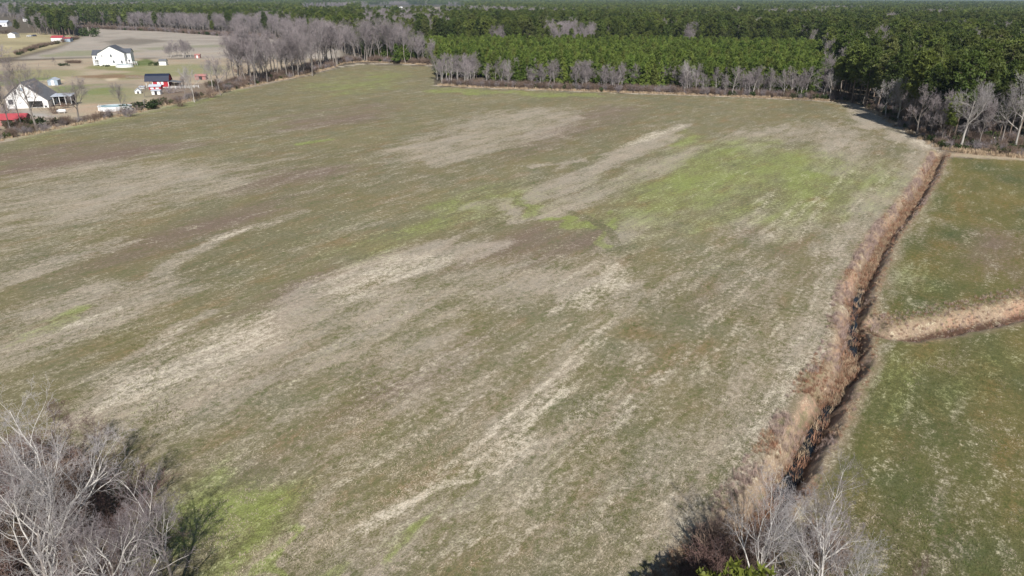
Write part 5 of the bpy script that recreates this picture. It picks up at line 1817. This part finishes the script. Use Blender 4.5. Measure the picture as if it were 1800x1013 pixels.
bare_shrub(97, 200, 2.4, 5.0, 'wide brownish shrub between tank and dark-trunked tree')
bare_shrub(300, 164, 2.2, 7.0, 'low wide grey-brown shrub in front of the red barn', 1)
bare_shrub(0, 100, 6.0, 11, 'big grey-brown shrub at the left frame edge by the far lawn', 1)
bare_shrub(425, 133, 3.5, 8, 'rusty shrub at the foot of the hedgerow by the yard')
bare_shrub(14, 203, 3.0, 6.0, 'grey-brown shrub in front of the white gabled house bay', 1)
bare_shrub(116, 190, 1.8, 4.0, 'low brown shrub beside the porch steps')
bare_shrub(300, 152, 1.8, 5.0, 'dull shrub under the side roof of the red barn')
bare_shrub(372, 172, 3.2, 7.0, 'brownish thicket shrub on the field edge below the dark straight tree')
bare_shrub(318, 187, 2.2, 6.0, 'dark brown shrub at the field edge by the pale bare tree')
bare_shrub(226, 205, 2.4, 5.5, 'grey shrub at the foot of the thin leaning tree by the oval pool', 1)
bare_shrub(4, 143, 2.6, 9.0, 'rusty shrub on the green lawn at the left frame edge')
bare_shrub(8, 60, 4.0, 12, 'reddish shrub left of the small far-left shed')
hd = np.vstack([z0(band([(30, 97), (66, 84), (100, 77), (138, 68)], -1.5, 1.5, 0.35, 61)), z0(band([(-40, 235), (60, 228), (130, 216)], -1, 4, 0.2, 62))])
scatter('brush_line_undergrowth', SH_ALL + [EV_S], hd, np.random.default_rng(1).uniform(0.5, 1.1, len(hd)), seed=12)
#@@NEAR


# ------------------------------------------------------------------ the near trees
NEARB = [bare_tree(700 + i, 12.0, 1.02, 0.185, 0.5, 5, (9, 6, 5, 5, 4), 0.0044, up=0.075, first=0.36, angle=50) for i in range(3)]
NEARS = [bare_tree(720 + i, 9.0, 0.85, 0.115, 0.55, 5, (9, 6, 5, 4, 3), 0.0042, up=0.1, first=0.25, angle=46) for i in range(2)]
for i, (t, l, q) in enumerate(NEARB):
    ME['near', i] = (mesh_of('trunk', t, M_BARK), multi_mesh('crown', [(l, M_WHITEBARK), (q, M_TWIG if i == 2 else M_TWIG_PALE)]))
for i, (t, l, q) in enumerate(NEARS):
    ME['bud', i] = (mesh_of('trunk', t, M_BARK), multi_mesh('crown', [(l, M_TWIG), (q, M_TWIG_BUD)]))
    ME['slim', i] = (mesh_of('trunk', t, M_WHITEBARK), multi_mesh('crown', [(l, M_WHITEBARK), (q, M_TWIG_PALE)]))
NVAR.update(near=3, bud=2, slim=2)
HGT.update(near=12.0, bud=9.0, slim=9.0)


def near_tree(key, px, py, h, var, rz, label, wide=1.0, zc=0.72):
    gx, gy = G(px, py, h * zc)
    o = plant(key, gx, gy, h, label, None, yr, var=var, wide=wide)
    o.rotation_euler = (0, 0, rz)
    return o


near_tree('near', 55, 790, 13.2, 0, 0.3, 'big pale bare tree with forked limbs, highest in the lower left corner clump', 0.95)
near_tree('near', 25, 935, 11.5, 1, 2.0, 'pale bare tree at the lower left corner below the highest one', 1.0)
near_tree('near', 175, 985, 10.5, 2, 4.1, 'dense grey bare tree at the bottom edge of the lower left clump', 1.0)
near_tree('near', -75, 850, 13.0, 2, 1.2, 'pale bare tree cut by the left frame edge in the lower left clump', 1.0)
near_tree('near', 268, 885, 9.2, 2, 0.8, 'small white-twigged bare tree on the right flank of the lower left clump', 0.85)
near_tree('near', 90, 1080, 11.0, 0, 3.4, 'grey bare tree rising from below the frame at lower left', 0.95)
near_tree('bud', 90, 735, 7.0, 0, 1.0, 'reddish-twigged small tree behind the highest lower-left tree', 1.1)
near_tree('bud', 165, 770, 6.0, 1, 2.2, 'reddish-twigged low tree right of the highest lower-left tree', 1.1)
near_tree('bud', 235, 945, 5.5, 0, 4.0, 'rust-twigged low tree under the small white-twigged one', 1.3)
near_tree('bud', 120, 900, 6.5, 1, 5.0, 'rust-twigged tree in the middle of the lower left clump', 1.2)
near_tree('near', 1336, 915, 9.6, 1, 0.5, 'pale bare tree over the ditch end, leftmost of the lower right group', 0.85)
near_tree('near', 1472, 893, 9.8, 2, 5.2, 'bare tree with bright bent limb, topmost right of the lower right group', 0.85)
near_tree('slim', 1432, 995, 9.0, 0, 2.6, 'slim whitish bare tree at the bottom of the lower right group', 0.9)
near_tree('slim', 1512, 1000, 8.4, 1, 3.9, 'whitish bare tree with upright limbs, rightmost of the lower right group', 0.95)
near_tree('bud', 1262, 968, 2.8, 1, 1.2, 'dark red-brown low tree standing in for the shadow mass beside the green pine top', 1.5)  # dark twigs take the place of a shadow mass on the ground
near_tree('bud', 1620, 1030, 6.0, 0, 2.9, 'thin sapling poking up at the bottom edge of the right field', 0.6)
npine = pine_tree_geo(777, 7.0, 0.25, 2.6, 1500, 12, 0.42, 0.16, 'round')
gx, gy = G(1316, 1072, 6.0)
NP = empty('pine_tree', gx, gy, 0.4, 0, 'bright green pine top at the bottom edge below the pale bare trees', 'tree')
link('trunk', mesh_of('trunk', npine[0], M_PINEBARK), None, NP)
link('crown', mesh_of('crown', npine[1], M_NEEDLE_YELLOW), None, NP)
nu = []
r_ = np.random.default_rng(55)
while len(nu) < 190:
    x, y = r_.uniform(-260, 270), r_.uniform(790, 1150)
    if (x / 300.0) ** 2 + ((y - 1010) / 210.0) ** 2 < 1:
        nu.append(G(x, y))
while len(nu) < 260:
    x, y = r_.uniform(1200, 1480), r_.uniform(960, 1150)
    nu.append(G(x, y))
nu = np.array(nu)
SHB = [mesh_of('brush', g, M_TWIG_BUD) for g in SHRUB[:2]]
scatter('thicket_undergrowth', SH_ALL + SHB + [EV_S], z0(nu), r_.uniform(0.4, 1.1, len(nu)), idx=np.where(r_.random(len(nu)) < 0.08, 6, r_.integers(0, 6, len(nu))), seed=13)

# ------------------------------------------------------------------ the air between
hm = bpy.data.materials.new('haze')
hm.use_nodes = True
hn = hm.node_tree
for n in list(hn.nodes):
    hn.nodes.remove(n)
ho = hn.nodes.new('ShaderNodeOutputMaterial')
pv = hn.nodes.new('ShaderNodeVolumePrincipled')
pv.inputs['Color'].default_value = (0.62, 0.80, 1.0, 1)
pv.inputs['Density'].default_value = 6.0e-5
hn.links.new(pv.outputs[0], ho.inputs['Volume'])
hz = MB().box(-17000, -17000, -2.6, 17000, 17000, 36.0).build('haze', hm)
tag(hz, kind='stuff')
